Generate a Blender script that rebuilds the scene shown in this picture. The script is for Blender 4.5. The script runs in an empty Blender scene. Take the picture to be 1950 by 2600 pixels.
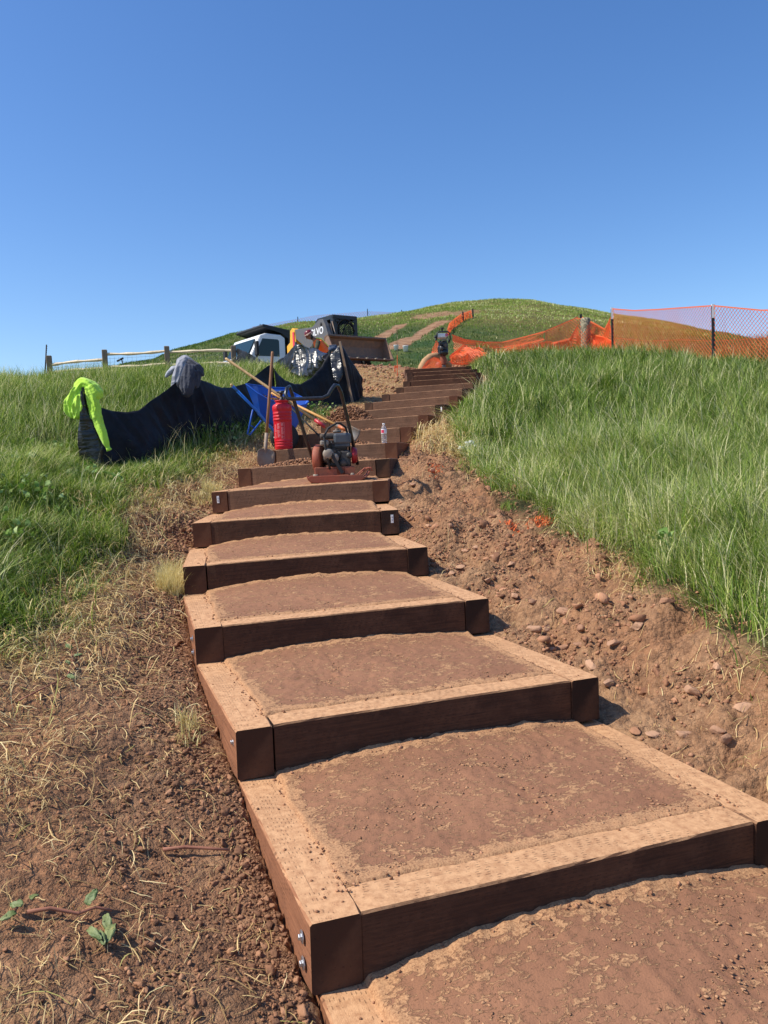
import bpy, bmesh, math, random
import numpy as np
from mathutils import Vector, Matrix, Euler
random.seed(7); rng = np.random.default_rng(7)
R = math.radians
C = bpy.context.scene.collection
SC = bpy.context.scene
# ------------------------------------------------------------------ camera
PITCH, ROLL, F = 0.06078, 0.03965, 2000.0
cp, sp, ck, sk = math.cos(PITCH), math.sin(PITCH), math.cos(ROLL), math.sin(ROLL)
def at(px, py, D):
    "point of the place seen in direction (px,py) at D metres in front of the camera"
    X = (px-975)/F; U = (1300-py)/F
    x = X*ck+U*sk; u = -X*sk+U*ck
    d = Vector((x, cp+u*sp, u*cp-sp))
    return d*(D/d.y)
cam_d = bpy.data.cameras.new('camera'); cam = bpy.data.objects.new('camera', cam_d); C.objects.link(cam)
cam_d.sensor_fit = 'VERTICAL'; cam_d.sensor_height = 24; cam_d.lens = 2000/2600*24
cam_d.clip_start = 0.05; cam_d.clip_end = 3000
rt = Vector((1, 0, 0)); up = Vector((0, sp, cp)); fw = Vector((0, cp, -sp))
cr = rt*ck-up*sk; cu = rt*sk+up*ck
M = Matrix((cr, cu, -fw)).transposed().to_4x4()
cam.matrix_world = M
SC.camera = cam
# ------------------------------------------------------------------ light
SUN_AZ, SUN_EL = R(259.5), R(50)       # azimuth clockwise from +Y
sd = Vector((math.sin(SUN_AZ)*math.cos(SUN_EL), math.cos(SUN_AZ)*math.cos(SUN_EL), math.sin(SUN_EL)))
sl = bpy.data.lights.new('sun', 'SUN'); so = bpy.data.objects.new('sun', sl); C.objects.link(so)
sl.energy = 4.7; sl.angle = R(0.53); sl.color = (1, .94, .82)
so.rotation_euler = (-sd).to_track_quat('-Z', 'Y').to_euler()
w = bpy.data.worlds.new('World'); SC.world = w; w.use_nodes = True
nt = w.node_tree; nt.nodes.clear()
sky = nt.nodes.new('ShaderNodeTexSky'); sky.sky_type = 'NISHITA'; sky.sun_disc = False
sky.sun_elevation = SUN_EL; sky.sun_rotation = SUN_AZ; sky.altitude = 0; sky.air_density = 1.0; sky.dust_density = 0.6; sky.ozone_density = 3.5
bg = nt.nodes.new('ShaderNodeBackground'); bg.inputs[1].default_value = 0.15
hs = nt.nodes.new('ShaderNodeHueSaturation'); hs.inputs['Saturation'].default_value = 1.22; hs.inputs['Hue'].default_value = .507; hs.inputs['Value'].default_value = 1.0
wo = nt.nodes.new('ShaderNodeOutputWorld')
nt.links.new(sky.outputs[0], hs.inputs['Color']); nt.links.new(hs.outputs[0], bg.inputs[0]); nt.links.new(bg.outputs[0], wo.inputs[0])
SC.view_settings.view_transform = 'Standard'; SC.view_settings.look = 'None'; SC.view_settings.exposure = 0.24; SC.view_settings.gamma = 1
# ------------------------------------------------------------------ tagging
def tag(o, label=None, cat=None, group=None, kind=None):
    if label: o['label'] = label
    if cat: o['category'] = cat
    if group: o['group'] = group
    if kind: o['kind'] = kind
    return o
def empty(name, loc=(0, 0, 0), rot=(0, 0, 0), label=None, cat=None, group=None):
    o = bpy.data.objects.new(name, None); C.objects.link(o); o.empty_display_size = .1
    o.location = loc; o.rotation_euler = rot
    return tag(o, label, cat, group)
# ------------------------------------------------------------------ node materials
class NM:
    def __init__(s, name, rough=.8, metal=0, spec=.5):
        s.m = bpy.data.materials.new(name); s.m.use_nodes = True; s.t = s.m.node_tree
        s.b = s.t.nodes['Principled BSDF']; s.b.inputs['Roughness'].default_value = rough
        s.b.inputs['Metallic'].default_value = metal; s.b.inputs['Specular IOR Level'].default_value = spec
        s.tc = s.t.nodes.new('ShaderNodeTexCoord')
    def n(s, t, **k):
        x = s.t.nodes.new(t)
        for a, b in k.items(): setattr(x, a, b)
        return x
    def l(s, a, b): s.t.links.new(a, b)
    def noise(s, scale, detail=4, rough=.55, vec=None, dist=0, stretch=None):
        x = s.n('ShaderNodeTexNoise'); x.inputs['Scale'].default_value = scale; x.inputs['Detail'].default_value = detail
        x.inputs['Roughness'].default_value = rough; x.inputs['Distortion'].default_value = dist
        v = vec or s.tc.outputs['Object']
        if stretch:
            mp = s.n('ShaderNodeMapping'); mp.inputs['Scale'].default_value = stretch; s.l(v, mp.inputs['Vector']); v = mp.outputs[0]
        s.l(v, x.inputs['Vector']); return x.outputs['Fac']
    def vor(s, scale, vec=None, feature='F1', out='Distance'):
        x = s.n('ShaderNodeTexVoronoi', feature=feature); x.inputs['Scale'].default_value = scale
        s.l(vec or s.tc.outputs['Object'], x.inputs['Vector']); return x.outputs[out]
    def ramp(s, fac, stops):
        x = s.n('ShaderNodeValToRGB'); e = x.color_ramp.elements
        while len(e) < len(stops): e.new(.5)
        for i, (p, c) in enumerate(stops):
            e[i].position = p; e[i].color = (c, c, c, 1) if not hasattr(c, '__len__') else (*c, 1)
        s.l(fac, x.inputs[0]); return x.outputs[0]
    def mix(s, fac, a, b, mode='MIX'):
        x = s.n('ShaderNodeMix', data_type='RGBA', blend_type=mode)
        for i, v in ((0, fac), (6, a), (7, b)):
            if hasattr(v, 'node'): s.l(v, x.inputs[i])
            elif i == 0: x.inputs[0].default_value = v
            else: x.inputs[i].default_value = (*v, 1)
        return x.outputs[2]
    def math(s, op, a, b=None, c=None):
        x = s.n('ShaderNodeMath', operation=op)
        for i, v in enumerate((a, b, c)):
            if v is None: continue
            if hasattr(v, 'node'): s.l(v, x.inputs[i])
            else: x.inputs[i].default_value = v
        return x.outputs[0]
    def attr(s, name, vec=False):
        x = s.n('ShaderNodeAttribute'); x.attribute_name = name; return x.outputs['Color' if vec else 'Fac']
    def col(s, c):
        if hasattr(c, 'node'): s.l(c, s.b.inputs['Base Color'])
        else: s.b.inputs['Base Color'].default_value = (*c, 1)
        return s
    def bump(s, h, dist=.01, strength=1):
        x = s.n('ShaderNodeBump'); x.inputs['Distance'].default_value = dist; x.inputs['Strength'].default_value = strength
        s.l(h, x.inputs['Height']); s.l(x.outputs[0], s.b.inputs['Normal']); return s
    def rough(s, v): s.l(v, s.b.inputs['Roughness']); return s
def srgb(r, g, b):
    f = lambda c: (c/255/12.92 if c/255 <= .04045 else ((c/255+.055)/1.055)**2.4)
    return (f(r), f(g), f(b))
def plain(name, c, rough=.6, metal=0, var=.12, scale=30, bump=.0):
    "painted / moulded surface with mottled wear"
    m = NM(name, rough, metal)
    f = m.noise(scale, 4); k = m.ramp(f, [(.3, 0), (.7, 1)])
    a = tuple(x*(1-var) for x in c); b = tuple(min(1, x*(1+var)) for x in c)
    m.col(m.mix(k, a, b))
    if bump: m.bump(f, bump)
    return m.m
def dusty(name, c, dust=srgb(170, 125, 92), amt=.5, rough=.5, metal=0, scale=9):
    "paint with dry soil smeared over it"
    m = NM(name, rough, metal)
    f = m.noise(scale, 6, .65); k = m.ramp(f, [(.42, 0), (.72, amt)])
    m.col(m.mix(k, c, dust)); m.rough(m.ramp(f, [(.4, rough), (.7, .9)])); m.bump(m.noise(80, 3), .001)
    return m.m
# ------------------------------------------------------------------ numpy noise
def _h(ix, iy, s):
    v = np.sin(ix*127.1+iy*311.7+s*74.7)*43758.5453
    return v-np.floor(v)
def vnoise(x, y, s=0):
    ix = np.floor(x); iy = np.floor(y); fx = x-ix; fy = y-iy
    fx = fx*fx*(3-2*fx); fy = fy*fy*(3-2*fy)
    a = _h(ix, iy, s); b = _h(ix+1, iy, s); c = _h(ix, iy+1, s); d = _h(ix+1, iy+1, s)
    return (a*(1-fx)+b*fx)*(1-fy)+(c*(1-fx)+d*fx)*fy
def fbm(x, y, s=0, o=4, g=.5):
    r = 0; a = 1; t = 0
    for i in range(o):
        r = r+a*(vnoise(x, y, s+i*13.7)-.5); t += a; a *= g; x = x*2.03+17.1; y = y*2.03-9.3
    return r/t*2
def sst(a, b, x):
    t = np.clip((x-a)/(b-a), 0, 1); return t*t*(3-2*t)
# ------------------------------------------------------------------ mesh helpers
def mesh_np(name, V, quads=None, tris=None, mat=None, parent=None, attrs=None, smooth=False, uv=None):
    V = np.asarray(V, np.float32); me = bpy.data.meshes.new(name)
    ql = np.asarray(quads, np.int32).reshape(-1, 4) if quads is not None else np.zeros((0, 4), np.int32)
    tl = np.asarray(tris, np.int32).reshape(-1, 3) if tris is not None else np.zeros((0, 3), np.int32)
    me.vertices.add(len(V)); me.vertices.foreach_set('co', V.ravel())
    nl = ql.size+tl.size; me.loops.add(nl); me.polygons.add(len(ql)+len(tl))
    me.loops.foreach_set('vertex_index', np.concatenate([ql.ravel(), tl.ravel()]))
    ls = np.concatenate([np.arange(len(ql))*4, ql.size+np.arange(len(tl))*3]).astype(np.int32)
    me.polygons.foreach_set('loop_start', ls)
    if smooth: me.polygons.foreach_set('use_smooth', np.ones(len(ls), bool))
    for k, a in (attrs or {}).items():
        at_ = me.attributes.new(k, 'FLOAT', 'POINT'); at_.data.foreach_set('value', np.asarray(a, np.float32))
    me.update(calc_edges=True)
    if mat: me.materials.append(mat)
    o = bpy.data.objects.new(name, me); C.objects.link(o)
    if parent: o.parent = parent
    return o
def grid_quads(nx, ny):
    i = np.arange(nx*ny).reshape(ny, nx)
    return np.stack([i[:-1, :-1], i[:-1, 1:], i[1:, 1:], i[1:, :-1]], -1).reshape(-1, 4)
class MB:
    "collects shapes into one mesh"
    def __init__(s): s.v = []; s.f = []; s.sm = []
    def add(s, V, Fc, smooth=False):
        o = len(s.v); s.v += [tuple(v) for v in V]; s.f += [tuple(i+o for i in f) for f in Fc]; s.sm += [smooth]*len(Fc); return s
    def box(s, c, d, rot=None, taper=1.0, bev=0):
        hx, hy, hz = d[0]/2, d[1]/2, d[2]/2
        bm = bmesh.new(); bmesh.ops.create_cube(bm, size=1)
        for v in bm.verts:
            t = taper if v.co.z > 0 else 1
            v.co = Vector((v.co.x*2*hx*t, v.co.y*2*hy*t, v.co.z*2*hz))
        if bev: bmesh.ops.bevel(bm, geom=bm.edges[:], offset=bev, segments=2, affect='EDGES', profile=.5)
        rm = (rot if isinstance(rot, Matrix) else Euler(rot).to_matrix()) if rot is not None else Matrix.Identity(3)
        bm.verts.index_update()
        s.add([rm@v.co+Vector(c) for v in bm.verts], [[v.index for v in f.verts] for f in bm.faces]); bm.free(); return s
    def tube(s, pts, r, n=10, close=True, smooth=True):
        pts = [Vector(p) for p in pts]; rs = r if hasattr(r, '__len__') else [r]*len(pts); V = []; Fc = []; pv = None
        for i, p in enumerate(pts):
            t = (pts[min(i+1, len(pts)-1)]-pts[max(i-1, 0)]).normalized()
            if pv is None:
                a = Vector((0, 0, 1)) if abs(t.z) < .9 else Vector((1, 0, 0)); pv = t.cross(a).normalized()
            pv = (pv-t*pv.dot(t)).normalized(); q = t.cross(pv)
            for k in range(n):
                an = 2*math.pi*k/n; V.append(p+(pv*math.cos(an)+q*math.sin(an))*rs[i])
        for i in range(len(pts)-1):
            for k in range(n):
                Fc.append((i*n+k, i*n+(k+1) % n, (i+1)*n+(k+1) % n, (i+1)*n+k))
        if close: Fc.append(tuple(range(n))[::-1]); Fc.append(tuple((len(pts)-1)*n+k for k in range(n)))
        return s.add(V, Fc, smooth)
    def lathe(s, prof, n=24, M=None, smooth=True, sx=1, sy=1):
        "prof: (radius, z) list"
        M = M or Matrix.Identity(4); V = []; Fc = []
        for r_, z in prof:
            for k in range(n):
                a = 2*math.pi*k/n; V.append(M@Vector((r_*math.cos(a)*sx, r_*math.sin(a)*sy, z)))
        for i in range(len(prof)-1):
            for k in range(n): Fc.append((i*n+k, i*n+(k+1) % n, (i+1)*n+(k+1) % n, (i+1)*n+k))
        Fc.append(tuple(range(n))[::-1]); Fc.append(tuple((len(prof)-1)*n+k for k in range(n)))
        return s.add(V, Fc, smooth)
    def prism(s, poly, y0, y1, M=None):
        "poly in XZ, extruded along Y"
        M = M or Matrix.Identity(4); n = len(poly)
        V = [M@Vector((p[0], y0, p[1])) for p in poly]+[M@Vector((p[0], y1, p[1])) for p in poly]
        Fc = [tuple(range(n)), tuple(range(n, 2*n))[::-1]]+[(i, i+n, (i+1) % n+n, (i+1) % n) for i in range(n)]
        return s.add(V, Fc)
    def loft(s, rings, smooth=True, cap=True):
        n = len(rings[0]); V = [p for r_ in rings for p in r_]; Fc = []
        for i in range(len(rings)-1):
            for k in range(n): Fc.append((i*n+k, i*n+(k+1) % n, (i+1)*n+(k+1) % n, (i+1)*n+k))
        if cap: Fc.append(tuple(range(n))[::-1]); Fc.append(tuple((len(rings)-1)*n+k for k in range(n)))
        return s.add(V, Fc, smooth)
    def ell(s, c, r, M=None, n=16):
        prof = [(math.sin(math.pi*i/10)*1+1e-4, -math.cos(math.pi*i/10)) for i in range(11)]
        mm = Matrix.Translation(c)@(M.to_4x4() if M else Matrix.Identity(4))@Matrix.Diagonal((*r, 1))
        return s.lathe(prof, n, mm)
    def build(s, name, mat, parent=None, bev=0, remesh=0, smoothit=0, solid=0):
        me = bpy.data.meshes.new(name); me.from_pydata(s.v, [], s.f); me.polygons.foreach_set('use_smooth', s.sm)
        bm = bmesh.new(); bm.from_mesh(me); bmesh.ops.recalc_face_normals(bm, faces=bm.faces[:]); bm.to_mesh(me); bm.free()
        me.materials.append(mat); o = bpy.data.objects.new(name, me); C.objects.link(o)
        if parent: o.parent = parent
        if solid:
            m = o.modifiers.new('s', 'SOLIDIFY'); m.thickness = solid
        if remesh:
            m = o.modifiers.new('r', 'REMESH'); m.mode = 'VOXEL'; m.voxel_size = remesh; m.use_smooth_shade = True
        if smoothit:
            m = o.modifiers.new('c', 'SMOOTH'); m.iterations = smoothit; m.factor = .6
        if bev:
            m = o.modifiers.new('b', 'BEVEL'); m.width = bev; m.segments = 2; m.limit_method = 'ANGLE'; m.angle_limit = R(40)
        return o
# ------------------------------------------------------------------ stair boxes (front-left corner x,y,z, heading, cross tilt)
ST = [[0.10, 0.97, -1.300, -.33, -.015],
 [-0.2279, 1.8602, -1.1145, -0.3477, -0.0137], [-0.5597, 2.7549, -0.9256, -0.3589, -0.0065], [-0.9395, 3.7401, -0.7506, -0.289, 0.0091],
 [-1.2374, 4.7706, -0.574, -0.2018, 0.0198], [-1.4311, 5.8228, -0.3797, -0.0836, 0.0226], [-1.4956, 6.8542, -0.1826, 0.0283, 0.0295],
 [-1.4627, 7.9457, 0.0104, 0.1251, 0.0289], [-1.3385, 8.9602, 0.2065, 0.2066, 0.0194], [-1.127, 9.9573, 0.4071, 0.2705, 0.0206],
 [-0.8345, 10.99, 0.6058, 0.3078, 0.0193], [-0.5283, 11.9596, 0.8044, 0.3272, 0.0175], [-0.2487, 12.8245, 0.9976, 0.3208, 0.0133],
 [0.0353, 13.6702, 1.1975, 0.2791, 0.0085], [0.3069, 14.5753, 1.3928, 0.1913, 0.0073], [0.4659, 15.4341, 1.5872, 0.1148, 0.01],
 [0.5782, 16.3151, 1.779, 0.0393, 0.0108], [0.606, 17.2912, 1.9665, -0.0, 0.0113], [0.6079, 18.2964, 2.1543, -0.0191, 0.0153]]
W, TB, TH = 1.5466, .14, .187
def sframe(k):
    x, y, z, h, r = ST[k]
    ax = Vector((math.cos(h)*math.cos(r), -math.sin(h)*math.cos(r), math.sin(r)))
    bx = Vector((math.sin(h), math.cos(h), 0)); cx = ax.cross(bx)
    return Matrix((ax, bx, cx)).transposed().to_4x4(), Vector((x, y, z))
def spt(k, a, b, c=0):
    m, o = sframe(k); return m.to_3x3()@Vector((a, b, c))+o
# ------------------------------------------------------------------ terrain
ctrl = []
for k in range(len(ST)):
    p = spt(k, -.12, 0); ctrl.append((p.x, p.y, p.z-.165))
    p = spt(k, W+.12, 0); ctrl.append((p.x, p.y, p.z-.165))
    p = spt(k, W/2, .5); ctrl.append((p.x, p.y, p.z-.2))
def cpx(px, py, D, dz=0):
    p = at(px, py, D); ctrl.append((p.x, p.y, p.z+dz))
ctrl += [(1.57, 3.2, -.88), (1.53, 4.2, -.72), (1.3, 5.5, -.5), (1.05, 7, -.24), (1.0, 9, .05), (2.3, 4.5, -.70), (2.3, 3, -.93),
 (2.6, 1.5, -1.05), (1.8, 1.6, -1.18), (3.4, 7, -.25), (2.3, 7, -.17), (3.0, 9.5, .2), (2.2, 11, .68), (3, 13, 1.12), (4.5, 12, .85),
 (6, 12, .85), (2.6, 19, 2.2), (4.9, 17, 1.85), (7.3, 15, 1.35), (3.2, 16, 1.75), (3, 22, 2.35), (5.5, 21, 2.1), (8, 18, 1.55),
 (9, 21, 1.75), (12, 16, 1.3), (14, 23, 1.8), (3, 27, 2.9), (9, 30, 2.5), (14, 29, 3.6), (19, 30, 3.9), (-16, 30, 3.0), (-10, 31, 3.2),
 (-5, 31, 3.3), (0, 31, 3.4), (5, 31, 2.9), (-1.5, 26, 3.05), (-.3, 22, 2.6), (1, 20, 2.3), (-2, 20.5, 2.5), (-2.85, 8, .0),
 (-1.94, 10, .38), (-1.72, 3.8, -.69), (-2.29, 6, -.24), (-2.3, 7.8, .0), (-2.4, 2.5, -.82), (-1.4, 1.5, -1.12), (-.95, 1.5, -1.2),
 (-3, 4, -.45), (-4, 6, -.05), (-3.8, 8, .22), (-5, 11, 1.0), (-3, 12, 1.0), (-1.64, 11.6, .68), (-.97, 14, 1.12), (-1.0, 16.5, 1.7),
 (-2.5, 16, 1.8), (-2, 18.3, 2.2), (-10.2, 21, 2.35), (-7.1, 21, 2.25), (-5.2, 22, 2.5), (-4.1, 22, 2.55), (-9, 27, 2.85), (-5, 27, 2.95),
 (-16, 21, 2.6), (-18, 12, 1.0), (-10, 12, 1.0), (-8, 6, 0), (-12, 3, -.6), (-8, 0, -1.0), (8, 0, -.9), (10, 8, .2), (0, -1, -1.65),
 (-2, 0, -1.35), (2, 0, -1.35), (-.6, 1.2, -1.3), (0, .2, -1.52), (-1.25, 2.2, -.97), (-1.5, 3, -.83), (-14, -3, -1.6), (14, -3, -1.6), (18, 10, .4)]
cpx(425, 1124, 9.7)
CT = np.array(ctrl)
def _k(r2): return .5*r2*np.log(r2+1e-9)
_n = len(CT); _A = np.zeros((_n+3, _n+3))
_d2 = (CT[:, None, 0]-CT[None, :, 0])**2+(CT[:, None, 1]-CT[None, :, 1])**2
_A[:_n, :_n] = _k(_d2)+np.eye(_n)*.015; _A[:_n, _n] = 1; _A[:_n, _n+1:] = CT[:, :2]; _A[_n, :_n] = 1; _A[_n+1:, :_n] = CT[:, :2].T
_wt = np.linalg.solve(_A, np.concatenate([CT[:, 2], np.zeros(3)]))
def rbf(x, y):
    x = np.clip(x, -19, 19); y = np.clip(y, -4, 31); sh = x.shape; x = x.ravel(); y = y.ravel(); z = np.empty_like(x)
    for i in range(0, len(x), 60000):
        X = x[i:i+60000]; Y = y[i:i+60000]
        z[i:i+60000] = _k((X[:, None]-CT[:, 0])**2+(Y[:, None]-CT[:, 1])**2)@_wt[:_n]+_wt[_n]+_wt[_n+1]*X+_wt[_n+2]*Y
    return z.reshape(sh)
HR = 100.0
_sk = [(-400, 1060), (0, 990), (250, 945), (330, 925), (388, 918), (439, 893), (520, 872), (588, 852), (660, 842), (721, 835), (800, 824), (914, 813), (980, 803), (1040, 793),
       (1080, 785), (1141, 772), (1200, 769), (1273, 766), (1352, 767), (1429, 777), (1460, 779), (1551, 795), (1629, 807), (1731, 830), (1805, 854), (1868, 866), (1950, 885), (2300, 950)]
_hp = [at(px, py, HR) for px, py in _sk]; _hx = np.array([p.x/HR for p in _hp]); _hz = np.array([p.z for p in _hp])
BUMPS = [(9.0, 27.0, 1.3, 1.3), (3.1, 23.2, .75, .8), (-.6, 20.6, .12, .9), (.2, 22.3, .15, .8)]
def terrain(x, y, detail=True):
    x = np.asarray(x, float); y = np.asarray(y, float)
    yy = np.maximum(y, 1e-3); far = y > 31
    xn = np.where(far, x*31/yy, x); zn = rbf(xn, np.minimum(y, 31))
    t = np.clip(np.where(far, x/yy, 0), -.6, .6); e = np.interp(t, _hx, _hz)
    u = np.clip((y-34)/(HR-34), 0, 1); u = u+.07*np.sin(u*math.pi)
    z = np.where(far, zn+(e-zn)*np.clip(u, 0, 1), zn)
    fall = np.clip((y-HR)/60, 0, 30); z = z-np.where(y > HR, (fall**2)/(1+fall)*9+0*x, 0)
    for bx, by, h, r in BUMPS: z = z+h*np.exp(-(((x-bx)/r)**2+((y-by)/r)**2))
    z = z+np.where(far, fbm(x*.12, y*.12, 5, 4)*.5*np.clip((y-34)/30, 0, 1)*np.clip((HR+8-y)/20, 0, 1), 0)
    return z
def tz(x, y): return float(terrain(np.array([x]), np.array([y]))[0])
def ray_ground(px, py, d0=1.2, d1=130):
    D = np.linspace(d0, d1, 2600); p = at(px, py, 1.0); z = terrain(p.x*D, D); i = np.nonzero(p.z*D < z)[0]
    d = D[i[0]] if len(i) else d1
    return Vector((p.x*d, d, tz(p.x*d, d)))
# boundaries of bare earth beside the steps
_by = np.array([0, 2, 3.2, 4.2, 5.5, 6.5, 7.5, 9, 10, 11.5, 13.2, 15.2, 18.3, 19.5, 22, 26, 31, 40.])
_br = np.array([1.85, 1.75, 1.62, 1.5, 1.28, 1.15, .98, .86, .88, 1.18, 1.72, 2.12, 2.22, 2.3, 2.6, 2.5, 2.0, 1.0])
_ly = np.array([0, 1.5, 3.0, 3.8, 5.0, 6.0, 7.8, 9.0, 10.0, 11.5, 13, 15, 17, 19, 22, 26, 31, 40.])
_ll = np.array([-2.6, -2.3, -1.72, -1.62, -1.85, -2.08, -2.05, -1.9, -1.75, -1.4, -1.1, -.75, -.75, -1.2, -2.6, -4.5, -5.5, -6])
def bR(y): return np.interp(y, _by, _br)
def bL(y): return np.interp(y, _ly, _ll)
_sl = np.array([[*spt(k, 0, 0)[:2], *spt(k, W, 0)[:2]] for k in range(len(ST))])
def stair_d(x, y):
    "signed distance outside the staircase band (approx, along x); negative inside"
    xl = np.interp(y, _sl[:, 1], _sl[:, 0]); xr = np.interp(y, _sl[:, 3], _sl[:, 2])
    o = np.where(y > 19.2, 5.0, -5.0)
    return np.maximum(np.maximum(xl-x, x-xr), o)
# ------------------------------------------------------------------ soil / ground materials
def soil_color(m, sc=1.0, dry=srgb(178, 138, 103), wet=srgb(118, 85, 62), red=srgb(166, 118, 84)):
    a = m.noise(1.7*sc, 5, .6); b = m.noise(22*sc, 5, .65); c = m.noise(160*sc, 3, .6)
    k = m.ramp(a, [(.38, 0), (.62, 1)])
    base = m.mix(k, dry, red)
    base = m.mix(m.ramp(b, [(.42, 0), (.6, .75)]), base, wet)
    base = m.mix(m.ramp(c, [(.5, 0), (.75, .5)]), base, srgb(204, 164, 128))
    vv = m.vor(38*sc, out='Distance')
    h = m.math('ADD', m.math('ADD', m.math('MULTIPLY', b, .9), m.math('MULTIPLY', c, .35)), m.math('MULTIPLY', vv, -.45))
    return base, h
def ground_material():
    m = NM('hillside_ground', .95, 0, .2)
    base, h = soil_color(m)
    far = m.attr('far'); ds = m.attr('dirt'); wt = m.attr('wet')
    base = m.mix(m.math('MULTIPLY', wt, .28), base, srgb(96, 68, 52))
    g1 = m.noise(.35, 5, .6); g2 = m.noise(3.2, 5, .7); g3 = m.noise(14, 3, .7)
    grn = m.mix(m.ramp(g1, [(.4, 0), (.6, 1)]), srgb(66, 92, 44), srgb(112, 118, 62))
    grn = m.mix(m.ramp(g2, [(.4, 0), (.65, .8)]), grn, srgb(46, 66, 34))
    olive = m.mix(m.ramp(g2, [(.35, 0), (.65, 1)]), srgb(128, 112, 62), srgb(88, 92, 48))
    grn = m.mix(m.attr('olive'), grn, olive)
    dk = m.mix(m.ramp(g3, [(.35, 0), (.7, 1)]), srgb(48, 50, 28), srgb(84, 80, 46))
    vegn = m.mix(far, dk, grn)
    trk = m.mix(m.ramp(m.noise(2.2, 5, .65), [(.4, 0), (.62, 1)]), srgb(176, 138, 106), srgb(138, 100, 72))
    base = m.mix(far, base, trk)
    m.col(m.mix(ds, vegn, base))
    hh = m.math('ADD', h, m.math('MULTIPLY', g3, m.math('MULTIPLY', far, 3.0)))
    m.bump(hh, .035, 1.0); return m.m
M_ground = ground_material()
def sp_axis(segs):
    a = []
    for (s, e, d0, d1) in segs:
        x = s
        while x < e-1e-6:
            a.append(x); t = (x-s)/(e-s); x += d0+(d1-d0)*t
    a.append(segs[-1][1]); return np.array(a)
xa = sp_axis([(0, 2.6, .028, .03), (2.6, 8, .03, .12), (8, 40, .12, .55), (40, 120, .6, 5), (120, 900, 10, 80)])
xs = np.concatenate([-xa[::-1][:-1], xa])
ys = sp_axis([(-60, -3, 10, 1), (-3, .8, .4, .06), (.8, 7, .028, .032), (7, 20, .032, .09), (20, 34, .1, .3), (34, 105, .35, .5), (105, 200, 1.5, 10), (200, 1500, 20, 150)])
GX, GY = np.meshgrid(xs, ys)
GZ = terrain(GX, GY)
SD = stair_d(GX, GY)
YW = GY+.0
rb = bR(GY)+.42*fbm(GX*1.1+3, GY*1.1, 21, 3)+.14*fbm(GX*5, GY*5, 22, 2)
lb = bL(GY)+.30*fbm(GX*.9+3, GY*.9, 23, 3)+.12*fbm(GX*4, GY*4, 24, 2)
dirt = sst(-.12, .12, rb-GX)*sst(-.15, .15, GX-lb)*np.where(GY > 30, 0, 1)*sst(30.5, 28, GY)
def track(poly, w):
    pts = [ray_ground(px, py, 20) for px, py in poly]
    m = np.full(GX.shape, 99.0)
    sel = GY > 18
    X = GX[sel]; Y = GY[sel]; best = np.full(X.shape, 99.0)
    for a, b in zip(pts[:-1], pts[1:]):
        ax, ay, bx, by = a.x, a.y, b.x, b.y; L = (bx-ax)**2+(by-ay)**2+1e-9
        t = np.clip(((X-ax)*(bx-ax)+(Y-ay)*(by-ay))/L, 0, 1)
        best = np.minimum(best, np.hypot(X-ax-t*(bx-ax), Y-ay-t*(by-ay))/w)
    best = best+fbm(X*.9, Y*.35, 31, 4)*.9
    m[sel] = best; return sst(1.25, .85, m)
tr = np.maximum.reduce([track([(1012, 826), (985, 845), (955, 862), (915, 890)], .55), track([(1122, 818), (1085, 838), (1045, 858), (1000, 882)], .62),
                        track([(1085, 800), (1125, 803), (1165, 800)], 1.3)*.85, track([(1190, 792), (1165, 802)], 1.0)*.7])
dirt = np.maximum(dirt, tr)
far = sst(28, 33, GY)
rat = GZ/np.maximum(GY, 1)
olive = np.clip(sst(.158, .182, rat)*.8+sst(.10, .22, GX/np.maximum(GY, 1))*sst(.13, .16, rat)*.6+fbm(GX*.05, GY*.05, 3, 3)*.3+.1, 0, 1)*far
wet = np.clip(sst(.55, .1, np.abs(GX-np.interp(GY, _sl[:, 1], _sl[:, 0])+.28))*(GX < np.interp(GY, _sl[:, 1], _sl[:, 0]))*(.75+.8*fbm(GX*3, GY*3, 9, 3)), 0, 1)*(GY < 9)
wet = np.maximum(wet, sst(.2, .5, fbm(GX*1.3, GY*1.3, 77, 3))*.5*(GY > 17))*dirt*(1-far)
# earth relief: lumpy bank on the right, softer mounds on the left
near = sst(30, 12, GY)
out = sst(.0, .25, SD)
amp = dirt*near*out
rightside = (GX > np.interp(GY, _sl[:, 3], _sl[:, 2])).astype(float)
lum = fbm(GX*2.3, GY*2.3, 41, 4, .55); lum2 = fbm(GX*9, GY*9, 42, 4, .6); lum3 = np.abs(fbm(GX*26, GY*26, 43, 3, .6))
GZ = GZ+amp*(rightside*(.14*lum+.085*lum2+.045*lum3+.07*np.abs(fbm(GX*5,GY*5,47,4))-.03)+(1-rightside)*(.07*lum+.016*lum2+.007*lum3))
GZ = GZ+(1-dirt)*near*.05*lum*out
GZ = np.where(SD < .0, GZ-.03-np.clip(-SD, 0, .2)*.5*np.where(GY < 19.1, 1, 0), GZ)
ground = mesh_np('ground', np.stack([GX, GY, GZ], -1).reshape(-1, 3), grid_quads(len(xs), len(ys)), None, M_ground,
                 attrs=dict(far=far.ravel(), dirt=dirt.ravel(), wet=wet.ravel(), olive=olive.ravel()), smooth=True)
tag(ground, kind='structure')
def gz(x, y):
    "height of the finished ground mesh"
    x = np.asarray(x, float); y = np.asarray(y, float)
    i = np.clip(np.searchsorted(xs, x)-1, 0, len(xs)-2); j = np.clip(np.searchsorted(ys, y)-1, 0, len(ys)-2)
    u = (x-xs[i])/(xs[i+1]-xs[i]); v = (y-ys[j])/(ys[j+1]-ys[j])
    return (GZ[j, i]*(1-u)+GZ[j, i+1]*u)*(1-v)+(GZ[j+1, i]*(1-u)+GZ[j+1, i+1]*u)*v
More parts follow.
